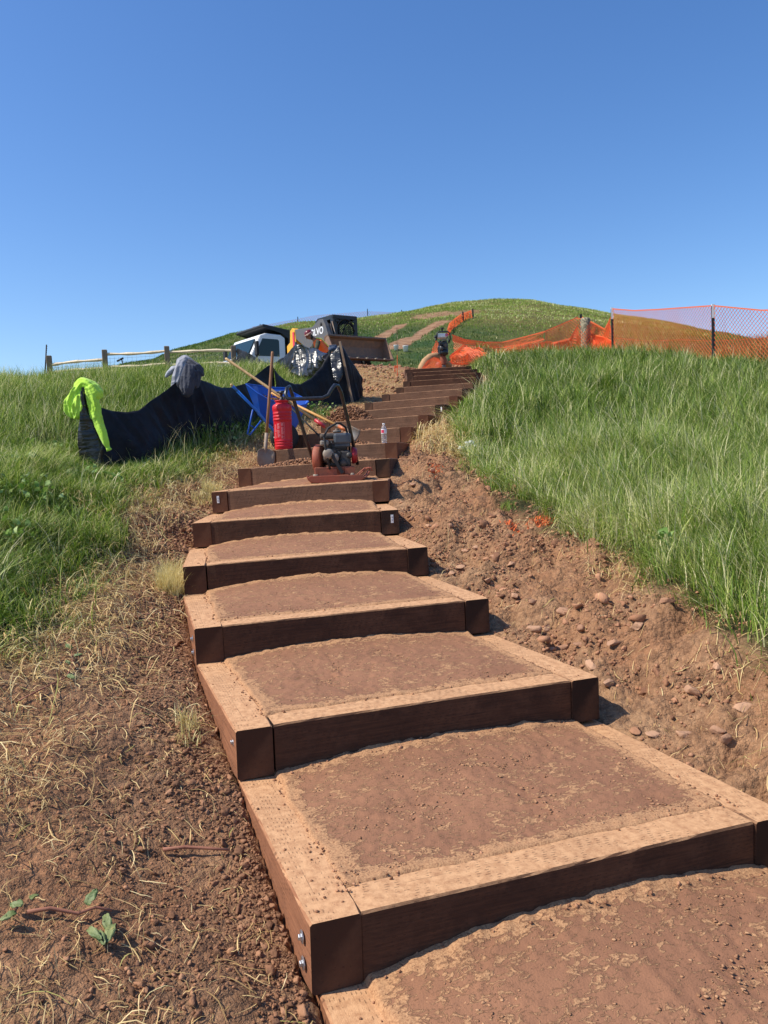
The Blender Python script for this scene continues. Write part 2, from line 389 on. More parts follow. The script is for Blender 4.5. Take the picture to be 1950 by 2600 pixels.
def gd(x, y, A=dirt):
    i = np.clip(np.searchsorted(xs, x), 0, len(xs)-1); j = np.clip(np.searchsorted(ys, y), 0, len(ys)-1); return A[j, i]
def g1(x, y): return float(gz(np.array([x]), np.array([y]))[0])
def hit(px, py, d0=1.2, d1=130):
    D = np.linspace(d0, d1, 4000); p = at(px, py, 1.0); z = gz(p.x*D, D); i = np.nonzero(p.z*D < z)[0]
    d = D[i[0]] if len(i) else d1
    return Vector((p.x*d, d, g1(p.x*d, d)))
# ------------------------------------------------------------------ timber steps
def timber_material(name, warm, endk=1.0):
    m = NM(name, .85, 0, .3); oc = m.tc.outputs['Object']
    sep = m.n('ShaderNodeSeparateXYZ'); m.l(oc, sep.inputs[0])
    geo = m.n('ShaderNodeNewGeometry'); ns = m.n('ShaderNodeSeparateXYZ'); m.l(geo.outputs['Normal'], ns.inputs[0])
    v = m.math('MULTIPLY', m.math('ADD', sep.outputs[1], sep.outputs[2]), 1/.0115)
    row = m.math('FLOOR', v); off = m.math('MULTIPLY', m.math('FRACT', m.math('MULTIPLY', row, .417)), 1.0)
    u = m.math('ADD', m.math('MULTIPLY', sep.outputs[0], 1/.030), m.math('MULTIPLY', off, 1.7))
    wob = m.math('MULTIPLY', m.noise(60, 2), .5)
    d1 = m.math('LESS_THAN', m.math('FRACT', m.math('ADD', u, wob)), .40); d2 = m.math('LESS_THAN', m.math('ABSOLUTE', m.math('SUBTRACT', m.math('FRACT', v), .5)), .13)
    fade = m.math('GREATER_THAN', m.noise(9, 6, .75), .515)
    on = m.n('ShaderNodeSeparateXYZ'); m.l(m.tc.outputs['Normal'], on.inputs[0]); endf = m.math('GREATER_THAN', m.math('ABSOLUTE', on.outputs[0]), .6)
    dash = m.math('MULTIPLY', m.math('MULTIPLY', d1, d2), m.math('MULTIPLY', fade, m.math('SUBTRACT', 1.0, endf)))
    grain = m.noise(6, 6, .65, stretch=(1.2, 26, 26)); fine = m.noise(40, 4, .6, stretch=(1, 14, 14)); blot = m.noise(3.2, 4, .6)
    wood = m.mix(m.ramp(grain, [(.35, 0), (.7, 1)]), warm[0], warm[1])
    wood = m.mix(m.ramp(blot, [(.45, 0), (.7, .6)]), wood, warm[2])
    ring = m.n('ShaderNodeTexWave', wave_type='RINGS', rings_direction='X'); ring.inputs['Scale'].default_value = 26; ring.inputs['Distortion'].default_value = 1.5; m.l(oc, ring.inputs['Vector'])
    wood = m.mix(m.math('MULTIPLY', endf, m.math('MULTIPLY', ring.outputs['Fac'], .35)), wood, warm[2])
    wood = m.mix(endf, wood, tuple(x*endk*.8 for x in warm[2]))
    # dry soil lying on the upward faces and smeared over the rest
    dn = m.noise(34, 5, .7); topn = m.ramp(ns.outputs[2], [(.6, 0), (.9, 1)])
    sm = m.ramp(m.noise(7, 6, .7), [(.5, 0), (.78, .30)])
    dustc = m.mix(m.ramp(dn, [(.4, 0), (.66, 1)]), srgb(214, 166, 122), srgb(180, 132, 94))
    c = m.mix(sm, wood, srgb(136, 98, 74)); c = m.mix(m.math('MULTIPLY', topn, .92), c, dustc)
    stn = m.noise(2.3, 5, .65, vec=m.tc.outputs['Object']); c = m.mix(m.ramp(stn, [(.5, 0), (.72, .35)]), c, srgb(120, 82, 58)); crk = m.noise(2.2, 3, .5, stretch=(.5, 40, 40)); c = m.mix(m.ramp(crk, [(.66, 0), (.70, .55)]), c, srgb(48, 30, 22))
    c = m.mix(m.math('MULTIPLY', dash, .5), c, srgb(62, 40, 28))
    m.col(c)
    h = m.math('SUBTRACT', m.math('MULTIPLY', fine, .35), m.math('MULTIPLY', dash, 1.0))
    h = m.math('ADD', h, m.math('MULTIPLY', dn, .5)); m.bump(h, .004, .9); return m.m
M_timber = [timber_material('treated_timber', (srgb(68, 44, 32), srgb(98, 65, 46), srgb(54, 36, 27))),
            timber_material('reddish_treated_timber', (srgb(118, 68, 44), srgb(150, 92, 62), srgb(96, 58, 40))),
            timber_material('grey_brown_treated_timber', (srgb(104, 76, 58), srgb(134, 100, 78), srgb(86, 62, 48)))]
def tread_material():
    m = NM('compacted_soil', .92, 0, .25); o = m.tc.outputs['Object']
    a = m.noise(1.6, 4, .6); damp = m.noise(2.6, 4, .6, vec=m.tc.outputs['Generated']); big = m.noise(9, 5, .6, dist=.6); flake = m.noise(30, 5, .68, dist=1.0, stretch=(1, 1.6, 1)); fine = m.noise(170, 3, .6)
    edge = m.attr('edge')
    smooth_c = m.mix(m.ramp(a, [(.35, 0), (.65, 1)]), srgb(138, 97, 73), srgb(155, 110, 82))
    loose = m.mix(m.ramp(fine, [(.4, 0), (.65, 1)]), srgb(190, 146, 106), srgb(152, 110, 79))
    k = m.math('ADD', m.math('MULTIPLY', flake, .7), m.math('ADD', m.math('MULTIPLY', big, .3), m.math('MULTIPLY', edge, .17)))
    km = m.ramp(k, [(.52, 0), (.57, .9)])
    c = m.mix(km, smooth_c, loose); c = m.mix(m.ramp(damp, [(.55, 0), (.75, .4)]), c, srgb(112, 76, 56)); c = m.mix(m.ramp(fine, [(.62, 0), (.78, .55)]), c, srgb(96, 62, 46))
    m.col(c); h = m.math('ADD', m.math('MULTIPLY', km, .6), m.math('MULTIPLY', fine, .5)); m.bump(h, .006, .8)
    return m.m
M_tread = tread_material()
M_side0 = timber_material('painted_sunlit_side_timber', (srgb(132, 86, 60), srgb(164, 110, 78), srgb(108, 70, 50)), .55); M_side = {0: M_side0, 1: M_side0, 2: M_side0, 3: M_side0, 4: M_side0}  # lighter, warmer copy of the wood: sunlight on left sides painted into colour
M_bolt = plain('galvanised_bolt', (.55, .56, .58), .35, .9, .1); M_tagw = plain('white_paper_tag', (.8, .8, .78), .6)
M_tagl = plain('faded_print', (.35, .36, .38), .6)
LAB = {
0: 'timber box step in the bottom corner, only its soil tread and left timber in view',
1: 'large timber box step nearest the viewer with two bolts in its lit left side',
2: 'timber box step directly above the nearest one, one bolt in its left side',
3: 'timber box step third from the bottom with two small bolts low on its left side',
4: 'timber box step with stones by its right end, below one with a tagged block',
5: 'timber box step with a pale tag on its right end block, reddish left block',
6: 'timber box step carrying the plate compactor, pale tag on its left block',
7: 'timber box step right behind the plate compactor base, loose dark soil on its tread',
8: 'timber box step with the water bottle standing on its right corner',
9: 'timber box step whose front is right behind the water bottle',
10: 'timber box step second above the water bottle, pile of soil on its left',
11: 'timber box step with a white tag on its dark right block, below an orange-brown block',
12: 'timber box step with the bright orange-brown right end block',
13: 'timber box step just above the one with the orange-brown end block',
14: 'timber box step fifth from the top of the stair',
15: 'timber box step fourth from the top of the stair',
16: 'timber box step third from the top, set furthest to the right',
17: 'timber box step second from the top of the stair',
18: 'topmost timber box step with the rammer standing behind it'}
CROWN = {0: .085, 1: .05, 2: .05, 3: .06, 4: .06, 5: .06, 6: .05, 7: .02, 8: .0, 9: 0, 10: 0, 11: 0}
def timber(name, L, mat, parent, loc, rotz, seed):
    "squared timber, X along its length, origin at its near top corner"
    nx = max(8, int(L/.05)); rnd = random.Random(seed); b = .006; hx = TB
    ring = [(0+b, 0), (hx-b, 0), (hx, -b), (hx, -TH+b), (hx-b, -TH), (b, -TH), (0, -TH+b), (0, -b)]
    rings = []
    for i in range(nx+1):
        x = L*i/nx; bow = .0035*math.sin(x*1.7+seed)
        inset = b*.6 if i in (0, nx) else 0
        rr = []
        for j, (y, z) in enumerate(ring):
            chip = rnd.uniform(0, .0035) if rnd.random() < .45 else 0
            sy = 1 if y < hx/2 else -1; sz = -1 if z > -TH/2 else 1
            rr.append((x, y+sy*(inset+chip*.3)+bow, z+sz*(inset+chip*.35)*.8))
        rings.append(rr)
    mb = MB(); mb.loft(rings, smooth=False); o = mb.build(name, mat, parent)
    o.location = loc; o.rotation_euler = (0, 0, rotz); return o
def bolt(parent, loc, nrm_rot):
    mb = MB(); M0 = Matrix.Translation(loc)@Euler(nrm_rot).to_matrix().to_4x4()
    mb.lathe([(.017, 0), (.017, .002), (.0155, .003)], 18, M0, smooth=False); mb.lathe([(.0085, .003), (.0085, .009), (.007, .0105)], 6, M0, smooth=False)
    return mb.build('bolt', M_bolt, parent)
nS = len(ST)
for k in range(nS):
    m4, o = sframe(k); e = empty('timber_step'); e.matrix_world = Matrix.Translation(o)@m4
    tag(e, LAB[k], 'step', 'timber box steps climbing the hillside')
    inv = (Matrix.Translation(o)@m4).inverted()
    if k < nS-1:
        pL = inv@spt(k+1, 0, 0); pR = inv@spt(k+1, W, 0); LL, LR = pL.y, pR.y
    else: LL = LR = 1.0
    mi = [0, 0, 0, 0, 2, 0, 1, 1, 2, 1, 2, 0, 1, 1, 2, 0, 2, 1, 0][k]
    ml = M_timber[{5: 1, 6: 1, 7: 1, 8: 1, 12: 2}.get(k, 0 if k < 5 else 2)]
    mr = M_timber[{6: 1, 8: 1, 9: 1, 10: 1, 12: 1, 5: 0, 11: 0}.get(k, 0)]
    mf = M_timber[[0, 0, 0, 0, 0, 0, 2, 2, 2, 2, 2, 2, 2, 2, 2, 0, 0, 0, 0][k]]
    ext = .13
    # front timber sits between the two side timbers, 1.5 mm back and 1 mm low
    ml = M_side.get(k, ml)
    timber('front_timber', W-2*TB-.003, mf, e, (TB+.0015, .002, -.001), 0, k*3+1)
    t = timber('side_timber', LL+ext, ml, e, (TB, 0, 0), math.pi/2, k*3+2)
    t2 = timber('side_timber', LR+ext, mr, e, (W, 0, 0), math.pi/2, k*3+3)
    # soil fill
    na, nb = (150, 110) if k < 3 else ((100, 70) if k < 7 else (50, 30))
    a = np.linspace(TB-.035, W-TB+.035, na); bb = np.linspace(0, 1, nb); A, Bq = np.meshgrid(a, bb)
    Lb = LL+(LR-LL)*A/W+.03; B = TB-.05+(Lb-TB+.05)*Bq
    arch = np.clip(1-((A-W*.54)/(W*.48))**2, 0, 1)**.8
    zz = .0015+CROWN.get(k, 0)*arch*(np.clip((B-.16)/(Lb-.16), 0, 1)**1.4)
    seed = k*5
    wx = A+k*3.1; wy = B+k*1.7
    low = {7: -.03, 8: -.03, 9: -.05, 10: -.05, 11: -.05}.get(k, 0)
    eL = A-TB; eR = W-TB-A; eF = B-TB
    ed = np.minimum(np.minimum(eL, eR), eF)+.022*fbm(wx*7, wy*7, seed, 4)+.008
    zz = zz+low*sst(0, .1, ed)
    zz = zz+.004*fbm(wx*5, wy*5, seed+1, 3)+.0035*sst(.05, .35, fbm(wx*26, wy*26, seed+2, 3))+.0016*fbm(wx*70, wy*70, seed+4, 2)
    
    for _q in range(5):
        r_ = random.Random(k*31+_q); an = r_.uniform(-.5, .5); c0 = r_.uniform(.3, 1.2); ln = np.cos(an)*(A-c0)+np.sin(an)*(B-.5); al = -np.sin(an)*(A-c0)+np.cos(an)*(B-.5)
        zz = zz-.0022*np.exp(-(ln/.007)**2)*sst(.22, .16, np.abs(al-r_.uniform(-.2, .2)))
    for _q in range(4):
        r_ = random.Random(k*57+_q); an = r_.uniform(-.4, .4); c0, c1 = r_.uniform(.35, 1.2), r_.uniform(.3, .8); u_ = np.cos(an)*(A-c0)+np.sin(an)*(B-c1); v_ = -np.sin(an)*(A-c0)+np.cos(an)*(B-c1)
        wd_ = .045-.010*np.cos(v_*22); ft = sst(.006, -.002, np.abs(u_)-wd_)*sst(.006, -.002, np.abs(v_)-.14); zz = zz-ft*(.0022+.0018*(np.sin(v_*260) > .2))
    zz = zz-.030*sst(.006, -.022, ed)+.003*np.exp(-((ed-.012)/.010)**2)*(.5+vnoise(wx*40, wy*40, seed+3))
    bk = sst(.10, .0, Lb-.03-B); zz = zz+bk*.016*arch*(vnoise(wx*30, wy*30, seed+6))
    edge = np.clip(sst(.10, 0, ed)+bk*.9+.0*A, 0, 1)
    mesh_np('soil_fill', np.stack([A, B, zz], -1).reshape(-1, 3), grid_quads(na, nb), None, M_tread, e, dict(edge=edge.ravel()), True)
    if k in (1, 2, 3):
        for zc in ((-.062, -.128) if k != 2 else (-.06,)): bolt(e, (0.0, .055+(.0 if zc > -.1 else -.004), zc), (0, -math.pi/2, 0))
    tg = {5: (W-.052, ), 6: (.055, ), 11: (W-.05, )}.get(k)
    if tg:
        mb = MB(); mb.box((tg[0], -.0015, -.07), (.020, .002, .062)); t_ = mb.build('paper_tag', M_tagw, e)
        if k != 11:
            mb = MB(); mb.box((tg[0]+.001, -.0032, -.058), (.010, .001, .012)); mb.box((tg[0]-.001, -.0032, -.080), (.009, .001, .016)); mb.build('print', M_tagl, t_)
# ------------------------------------------------------------------ vegetation
def blade_material(name, stops, trans=.35):
    m = NM(name, .5, 0, .35); t = m.attr('tint')
    c = m.ramp(t, stops); m.col(c)
    tr = m.n('ShaderNodeBsdfTranslucent'); m.l(c, tr.inputs[0]); mx = m.n('ShaderNodeMixShader'); mx.inputs[0].default_value = trans
    m.l(m.b.outputs[0], mx.inputs[1]); m.l(tr.outputs[0], mx.inputs[2]); m.l(mx.outputs[0], m.t.nodes['Material Output'].inputs[0]); return m.m
GR = [(0, srgb(50, 70, 24)), (.3, srgb(80, 108, 34)), (.55, srgb(118, 146, 48)), (.72, srgb(158, 178, 76)), (.86, srgb(204, 204, 126)), (1, srgb(238, 228, 180))]
M_grass = blade_material('green_grass', GR)
M_straw = blade_material('dry_straw', [(0, srgb(116, 88, 56)), (.3, srgb(168, 134, 84)), (.6, srgb(214, 180, 118)), (.88, srgb(240, 216, 160)), (1, srgb(180, 172, 96))], .15)
def blades(P, h, wd, az, lean, tint, curl=None, seg=3):
    n = len(P); ts = np.linspace(0, 1, seg+1); d = np.stack([np.cos(az), np.sin(az), 0*az], -1)
    sa = az+math.pi/2+rng.uniform(-.7, .7, n); sdv = np.stack([np.cos(sa), np.sin(sa), 0*sa], -1)
    V = np.empty((n, 2*seg+1, 3), np.float32)
    for i, t in enumerate(ts):
        c = P+d*(lean*h*t**2)[:, None]; c[:, 2] += h*(t-.42*np.minimum(lean, 1.6)*t**2.4)
        if i < seg:
            ww = (wd*(1-t**1.6)*.5)[:, None]*sdv; V[:, 2*i] = c-ww; V[:, 2*i+1] = c+ww
        else: V[:, 2*seg] = c
    b = (np.arange(n)*(2*seg+1))[:, None]
    q = np.concatenate([b+np.array([[2*i, 2*i+1, 2*i+3, 2*i+2]]) for i in range(seg-1)]) if seg > 1 else None
    tr_ = b+np.array([[2*seg-2, 2*seg-1, 2*seg]])
    return V.reshape(-1, 3), q, tr_, np.repeat(tint, 2*seg+1)
def cat_blades(name, parts, mat, label=None):
    V = []; Q = []; T = []; A = []; o = 0
    for v, q, t, a in parts:
        V.append(v); Q.append(q+o); T.append(t+o); A.append(a); o += len(v)
    ob = mesh_np(name, np.concatenate(V), np.concatenate(Q), np.concatenate(T), mat, None, dict(tint=np.concatenate(A)))
    return tag(ob, label, 'grass', kind='stuff')
def scatter(n, x0, x1, y0, y1, dens):
    x = rng.uniform(x0, x1, n); y = rng.uniform(y0, y1, n); k = rng.random(n) < dens(x, y); return x[k], y[k]
def inview(x, y, m=.56): return (np.abs(x) < m*y+1.2) & (y > .3)
def patch(name, n, box, mask, hfun, wfun, tfun, windaz, spread, lean0, lean1, seg=3, cl=2.2, label=None):
    x, y = scatter(n, *box, lambda a, b: mask(a, b)*inview(a, b)*np.clip(.12+1.5*vnoise(a*cl*2, b*cl*2, 91), 0, 1))
    z = gz(x, y)-.01; N = len(x)
    cl1 = vnoise(x*cl, y*cl, 51); cl2 = vnoise(x*cl*3.1, y*cl*3.1, 52)
    h = hfun(x, y)*(.55+.75*cl1)*rng.uniform(.4, 1.3, N); az = windaz+(cl2-.5)*5+rng.normal(0, spread, N)
    lean = rng.uniform(lean0, lean1, N)*(.6+.8*cl2); wd = wfun(x, y)*rng.uniform(.6, 1.3, N)
    t = np.clip(tfun(x, y)+.22*(cl1-.5)+.2*(vnoise(x*.8, y*.8, 55)-.5)+rng.normal(0, .22, N), 0, 1)
    t = np.where(rng.random(N) < .12, rng.uniform(.75, 1, N), t)
    return blades(np.stack([x, y, z], -1), h, wd, az, lean, t, seg=seg)
# masks
def mR(x, y): return sst(-.05, .18, x-bR(y)-.1*fbm(x*3, y*3, 61, 2)-.42*fbm(x*1.1+3, y*1.1, 21, 3))
def mL(x, y): return sst(-.05, .2, bL(y)-x+.1*fbm(x*3, y*3, 62, 2)+.3*fbm(x*.9+3, y*.9, 23, 3))*(1-.95*sst(.9, .0, np.abs(x+3)-.4)*0)
def dw(y, a=.0065, b=.00105): return np.maximum(a, b*y)
tR = lambda x, y: .55-.18*sst(8, 15, y)+.12*sst(.7, 0, x-bR(y))
tL = lambda x, y: .54-.05*sst(5, 12, y)+.06*sst(9, 14, y)
parts = []
hR = lambda x, y: (.30+.16*sst(.1, 1.0, x-bR(y)))*sst(-.2, .5, x-bR(y)+.25)
parts.append(patch('', 120000, (1.2, 6, 1.8, 7.5), mR, hR, lambda x, y: dw(y, .0058), tR, 2.7, 1.2, .2, .9, 4))
parts.append(patch('', 210000, (.9, 10, 7.5, 20), mR, hR, lambda x, y: dw(y), tR, 2.4, 1.3, .2, .8, 3))
parts.append(patch('', 60000, (2, 17, 19, 31), mR, lambda x, y: .32+0*x, lambda x, y: dw(y), lambda x, y: .55+.2*sst(8, 12, x)+0*x, 2.4, 1.3, .2, .8, 2, cl=1.2))
parts.append(patch('', 5000, (1.2, 9, 1.8, 18), mR, lambda x, y: .62+0*x, lambda x, y: np.maximum(.0035, .0007*y), lambda x, y: .95+0*x, 2.4, 1.6, .3, .9, 4))
parts.append(patch('', 22000, (.9, 2.4, 1.8, 12), lambda x, y: np.exp(-((x-bR(y)-.05)/.12)**2), lambda x, y: .30+0*x, lambda x, y: dw(y, .005), lambda x, y: .62+0*x, 3.7, .6, .9, 1.7, 4))
parts.append(patch('', 26000, (1.3, 9, 1.8, 16), lambda x, y: mR(x, y)*sst(.62, .8, vnoise(x*1.4, y*1.4, 97)), lambda x, y: .50+0*x, lambda x, y: dw(y, .009, .0014), lambda x, y: .30+.3*vnoise(x*.9, y*.9, 98), 2.4, 1.3, .3, 1.2, 4))
# a deep-green unmown strip on the crest reads darker in the picture
rg = cat_blades('tall_grass', parts, M_grass, 'tall green grass covering the bank right of the steps')
parts = []
hL = lambda x, y: (.17+.13*sst(.0, 1.2, bL(y)-x))*(1+.3*sst(8, 14, y))*(1-.5*sst(15, 20, y))
parts.append(patch('', 170000, (-5.5, -1.5, 2.2, 8.5), mL, hL, lambda x, y: dw(y, .0062), lambda x, y: .50+0*x, -.6, 1.5, .3, 1.1, 4))
parts.append(patch('', 260000, (-13, -.8, 8.5, 23), mL, hL, lambda x, y: dw(y, .005, .0007), tL, -.6, 1.5, .2, .9, 3))
parts.append(patch('', 50000, (-17, -4, 22.5, 33), mL, lambda x, y: .25+0*x, lambda x, y: dw(y), lambda x, y: .6+0*x, -.6, 1.5, .2, .8, 2, cl=1.2))
parts.append(patch('', 9000, (-13, -1.5, 2.2, 22), mL, lambda x, y: .42+0*x, lambda x, y: np.maximum(.0035, .0007*y), lambda x, y: .95+0*x, -.6, 1.6, .3, .9, 4))
parts.append(patch('', 22000, (-9, -1.5, 2.2, 15), lambda x, y: mL(x, y)*sst(.6, .8, vnoise(x*1.5, y*1.5, 99)), lambda x, y: .36+0*x, lambda x, y: dw(y, .008, .0013), lambda x, y: .34+.3*vnoise(x*.9, y*.9, 98), -.6, 1.3, .3, 1.2, 4))
parts.append(patch('', 20000, (-3.4, -1, 1.5, 12), lambda x, y: np.exp(-((x-bL(y)+.05)/.16)**2), lambda x, y: .22+0*x, lambda x, y: dw(y, .0045), lambda x, y: .62+0*x, -.4, .6, .9, 1.7, 4))
cat_blades('meadow_grass', parts, M_grass, 'green meadow grass on the slope left of the steps')
# hillside in the distance: coarse tussocks
def far_mask(x, y): return (1-gd(x, y))*inview(x, y, .52)*np.clip(.3+1.2*vnoise(x*.6, y*.6, 71), 0, 1)
x, y = scatter(230000, -48, 52, 32, 103, far_mask); N = len(x); ol = gd(x, y, olive)
hh = rng.uniform(.06, .20, N)*(.5+1.0*vnoise(x*.5, y*.5, 72)); tt = np.clip(.22+.50*ol+.25*(vnoise(x*.3, y*.3, 73)-.5)+rng.normal(0, .12, N), 0, 1)
tt = np.where(rng.random(N) < .025*(1-ol), .97, tt)
cat_blades('hillside_grass', [blades(np.stack([x, y, gz(x, y)], -1), hh, np.full(N, .02)+y*.00042, rng.uniform(0, 6.28, N), rng.uniform(.1, .8, N), tt, seg=2)], M_grass, 'rough grass on the hill behind the worksite')
# brown scrub right edge
x, y = scatter(26000, 7, 19, 23, 34, lambda a, b: sst(9, 12, a)*inview(a, b, .6)*1.0); N = len(x)
M_scrub = blade_material('dry_scrub', [(0, srgb(84, 66, 34)), (.5, srgb(150, 120, 62)), (1, srgb(190, 160, 92))], .2)
cat_blades('dry_scrub', [blades(np.stack([x, y, gz(x, y)], -1), rng.uniform(.2, .75, N), np.full(N, .02), rng.uniform(0, 6.28, N), rng.uniform(.1, .7, N), rng.random(N), seg=2)], M_scrub, 'brown dry scrub on the rise at the right edge')
# ------------------------------------------------------------------ straw (cut dry grass lying on the earth)
def straws(n, box, mask, lmin, lmax, wd, lift=.012, az0=None, tmean=.55, up=.05):
    x, y = scatter(n, *box, lambda a, b: mask(a, b)*inview(a, b)); N = len(x); L = rng.uniform(lmin, lmax, N)*rng.uniform(.5, 1, N)
    az = (rng.uniform(0, 2*math.pi, N) if az0 is None else az0+rng.normal(0, .8, N)); bend = rng.normal(0, .55, N)
    seg = 4; V = np.empty((N, (seg+1)*2, 3), np.float32); w2 = wd*rng.uniform(.5, 1.2, N)
    lf = rng.uniform(0, 1, N)**2; cx = x.copy(); cy = y.copy()
    for i in range(seg+1):
        t = i/seg; a = az+bend*(t-.5)*1.6
        if i: cx = cx+np.cos(a)*L/seg; cy = cy+np.sin(a)*L/seg
        zz = gz(cx, cy)+.003+lf*lift*4*t*(1-t)+rng.uniform(0, .006, N)+up*lf**3*t
        ww = w2*(1-.5*abs(2*t-1)); nx_ = -np.sin(a); ny_ = np.cos(a)
        V[:, 2*i] = np.stack([cx-nx_*ww, cy-ny_*ww, zz], -1); V[:, 2*i+1] = np.stack([cx+nx_*ww, cy+ny_*ww, zz+w2*.5], -1)
    b = (np.arange(N)*(seg+1)*2)[:, None]; q = np.concatenate([b+np.array([[2*i, 2*i+1, 2*i+3, 2*i+2]]) for i in range(seg)])
    return V.reshape(-1, 3), q, np.zeros((0, 3), int), np.repeat(np.clip(tmean+rng.normal(0, .2, N), 0, 1), (seg+1)*2)
def sL(x, y):
    d = np.interp(y, _sl[:, 1], _sl[:, 0])-x            # distance left of the stair
    k = sst(.25, .9, d)*sst(2.9, 1.2, d+.0*y)
    return k*np.clip(.12+2.2*(.65*vnoise(x*2.2, y*2.2, 81)+.35*vnoise(x*7, y*7, 82)-.38), 0, 1)+.05*(d > .05)
def edgeL(x, y): return np.exp(-((x-bL(y)-.1)/.34)**2)*(x < bL(y)+1)
def edgeR(x, y): return np.exp(-((x-bR(y)+.05)/.16)**2)*np.clip(.3+1.6*(vnoise(x*3, y*3, 83)-.3), 0, 1)
sp_ = [straws(50000, (-2.6, -.1, .9, 4.2), sL, .012, .075, .0011, .008, tmean=.5), straws(16000, (-2.6, -.1, .9, 4.2), sL, .05, .17, .0015, .014), straws(38000, (-3, -.6, 4.0, 9.5), sL, .03, .13, .0019, tmean=.5), straws(46000, (-3.4, -.9, 1.2, 14), edgeL, .05, .22, .0022, .05, tmean=.6, up=.12),
       straws(60000, (.7, 2.8, 1.8, 19), edgeR, .03, .15, .0016, .02, tmean=.66, up=.04), straws(30000, (-2.8, .8, 13, 20), lambda x, y: (stair_d(x, y) > .05)*.6, .05, .2, .003, tmean=.6),
       straws(16000, (-2.2, 2.6, 1.2, 9), lambda x, y: (stair_d(x, y) > .03)*(gd(x, y))*.5, .02, .09, .0014),
       straws(5200, (.35, 1.25, 8.6, 10.6), lambda x, y: np.exp(-(((x-.72)/.26)**2+((y-9.4)/.7)**2)), .08, .28, .003, .08, tmean=.72, up=.2)]
o_ = cat_blades('straw', sp_, M_straw, 'dry cut straw strewn over the bare earth'); o_['category'] = 'straw'
# pale tufts standing beside the left ends of the steps
def tuft(c, n, r, h, tm, leanm=.5, wd=.0045):
    a = rng.uniform(0, 6.28, n); q = np.sqrt(rng.random(n))*r; x = c[0]+q*np.cos(a); y = c[1]+q*np.sin(a)
    return blades(np.stack([x, y, gz(x, y)-.01], -1), rng.uniform(.5, 1, n)*h, np.full(n, wd), rng.uniform(0, 6.28, n), rng.uniform(.1, leanm*2, n), np.clip(rng.normal(tm, .12, n), 0, 1), seg=4)
tf = []
for (px, py, n, r, h, t) in [(440, 1505, 420, .10, .24, .85), (445, 1475, 260, .09, .22, .8), (540, 1255, 260, .10, .2, .85), (478, 1850, 60, .05, .16, .9), (475, 1885, 40, .05, .1, .8), (520, 1275, 200, .12, .14, .82),
    (1235, 1210, 160, .09, .16, .6), (1265, 1245, 200, .12, .2, .5), (1345, 1268, 160, .1, .16, .45), (1290, 1290, 90, .07, .1, .6), (1180, 1195, 120, .1, .12, .66), (1330, 1000, 200, .2, .3, .3),
    (880, 1000, 260, .16, .28, .55), (900, 985, 180, .12, .26, .6), (800, 1055, 300, .28, .22, .52), (330, 1215, 160, .15, .2, .66)]:
    p = hit(px, py); tf.append(tuft(p, n, r, h, t))
tfs = [t_ for t_ in tf if np.mean(t_[3]) > .7]; tf = [t_ for t_ in tf if np.mean(t_[3]) <= .7]
M_paleg = blade_material('pale_dry_grass', [(0, srgb(150, 140, 70)), (.5, srgb(196, 184, 104)), (.8, srgb(222, 206, 140)), (1, srgb(236, 220, 160))], .3)
cat_blades('dry_tuft', tfs, M_paleg, 'straw-coloured dry tufts against the left ends of the steps')
cat_blades('grass_tuft', tf, M_grass, 'green tufts sprouting on the bare banks beside the steps')
# broad leaves among the grass at the left edge
M_weed = blade_material('weed_leaf', [(0, srgb(84, 118, 48)), (.6, srgb(126, 158, 70)), (1, srgb(186, 204, 130))], .3)
wp = []
for (px, py, n, r) in [(60, 1215, 60, .3), (150, 1180, 60, .3), (30, 1290, 50, .25), (100, 1300, 50, .25), (240, 1240, 40, .25), (20, 1400, 40, .2), (1690, 1440, 14, .08), (1500, 1130, 20, .2), (830, 1060, 60, .3), (560, 1120, 40, .3)]:
    p = hit(px, py); a = rng.uniform(0, 6.28, n); q = np.sqrt(rng.random(n))*r; x = p.x+q*np.cos(a); y = p.y+q*np.sin(a)
    wp.append(blades(np.stack([x, y, gz(x, y)+rng.uniform(.05, .2, n)], -1), rng.uniform(.04, .08, n), rng.uniform(.025, .045, n), rng.uniform(0, 6.28, n), rng.uniform(.8, 1.6, n), rng.random(n), seg=4))
cat_blades('broadleaf_weeds', wp, M_weed, 'broad-leaved weeds mixed into the edge of the grass')
# slender tall stems rising by the black fence
for (px, py, hh_, lb) in [(365, 1155, .42, 'tall bending grass stem in front of the black fabric beside its fold'), (300, 1190, .28, 'slim grass stem with folded leaves at the foot of the lime jacket')]:
    p = hit(px, py); mb = MB(); q0 = Vector((p.x, p.y, p.z))
    mb.tube([q0, q0+Vector((.01, 0, hh_*.5)), q0+Vector((.035, .01, hh_*.85)), q0+Vector((.09, .01, hh_))], [.0035, .003, .0025, .001], 5)
    g = mb.build('stem', M_grass); ro = empty('grass_stem', p, label=lb, cat='grass'); g.parent = ro; g.matrix_parent_inverse = Matrix.Translation(-p)
    for (z_, dx, dz, ln) in ((.35, .16, .03, 1), (.62, .15, .06, 1), (.2, .13, .05, 1)):
        s0 = q0+Vector((.008, 0, hh_*z_)); mb = MB()
        pts = [s0+Vector((dx*t, .02*t, hh_*.3*math.sin(t*2.6)*1.0+dz*t)) for t in (0, .25, .5, .75, 1)]
        V = []; 
        for i, q_ in enumerate(pts): wq = .007*math.sin(.3+i/4*2.7); V += [q_+Vector((0, wq, 0)), q_-Vector((0, wq, 0))]
        mb.add(V, [(2*i, 2*i+1, 2*i+3, 2*i+2) for i in range(4)]); l_ = mb.build('leaf', M_grass, g)
        at_ = l_.data.attributes.new('tint', 'FLOAT', 'POINT'); at_.data.foreach_set('value', [.7]*len(l_.data.vertices))
    at_ = g.data.attributes.new('tint', 'FLOAT', 'POINT'); at_.data.foreach_set('value', [.7]*len(g.data.vertices))
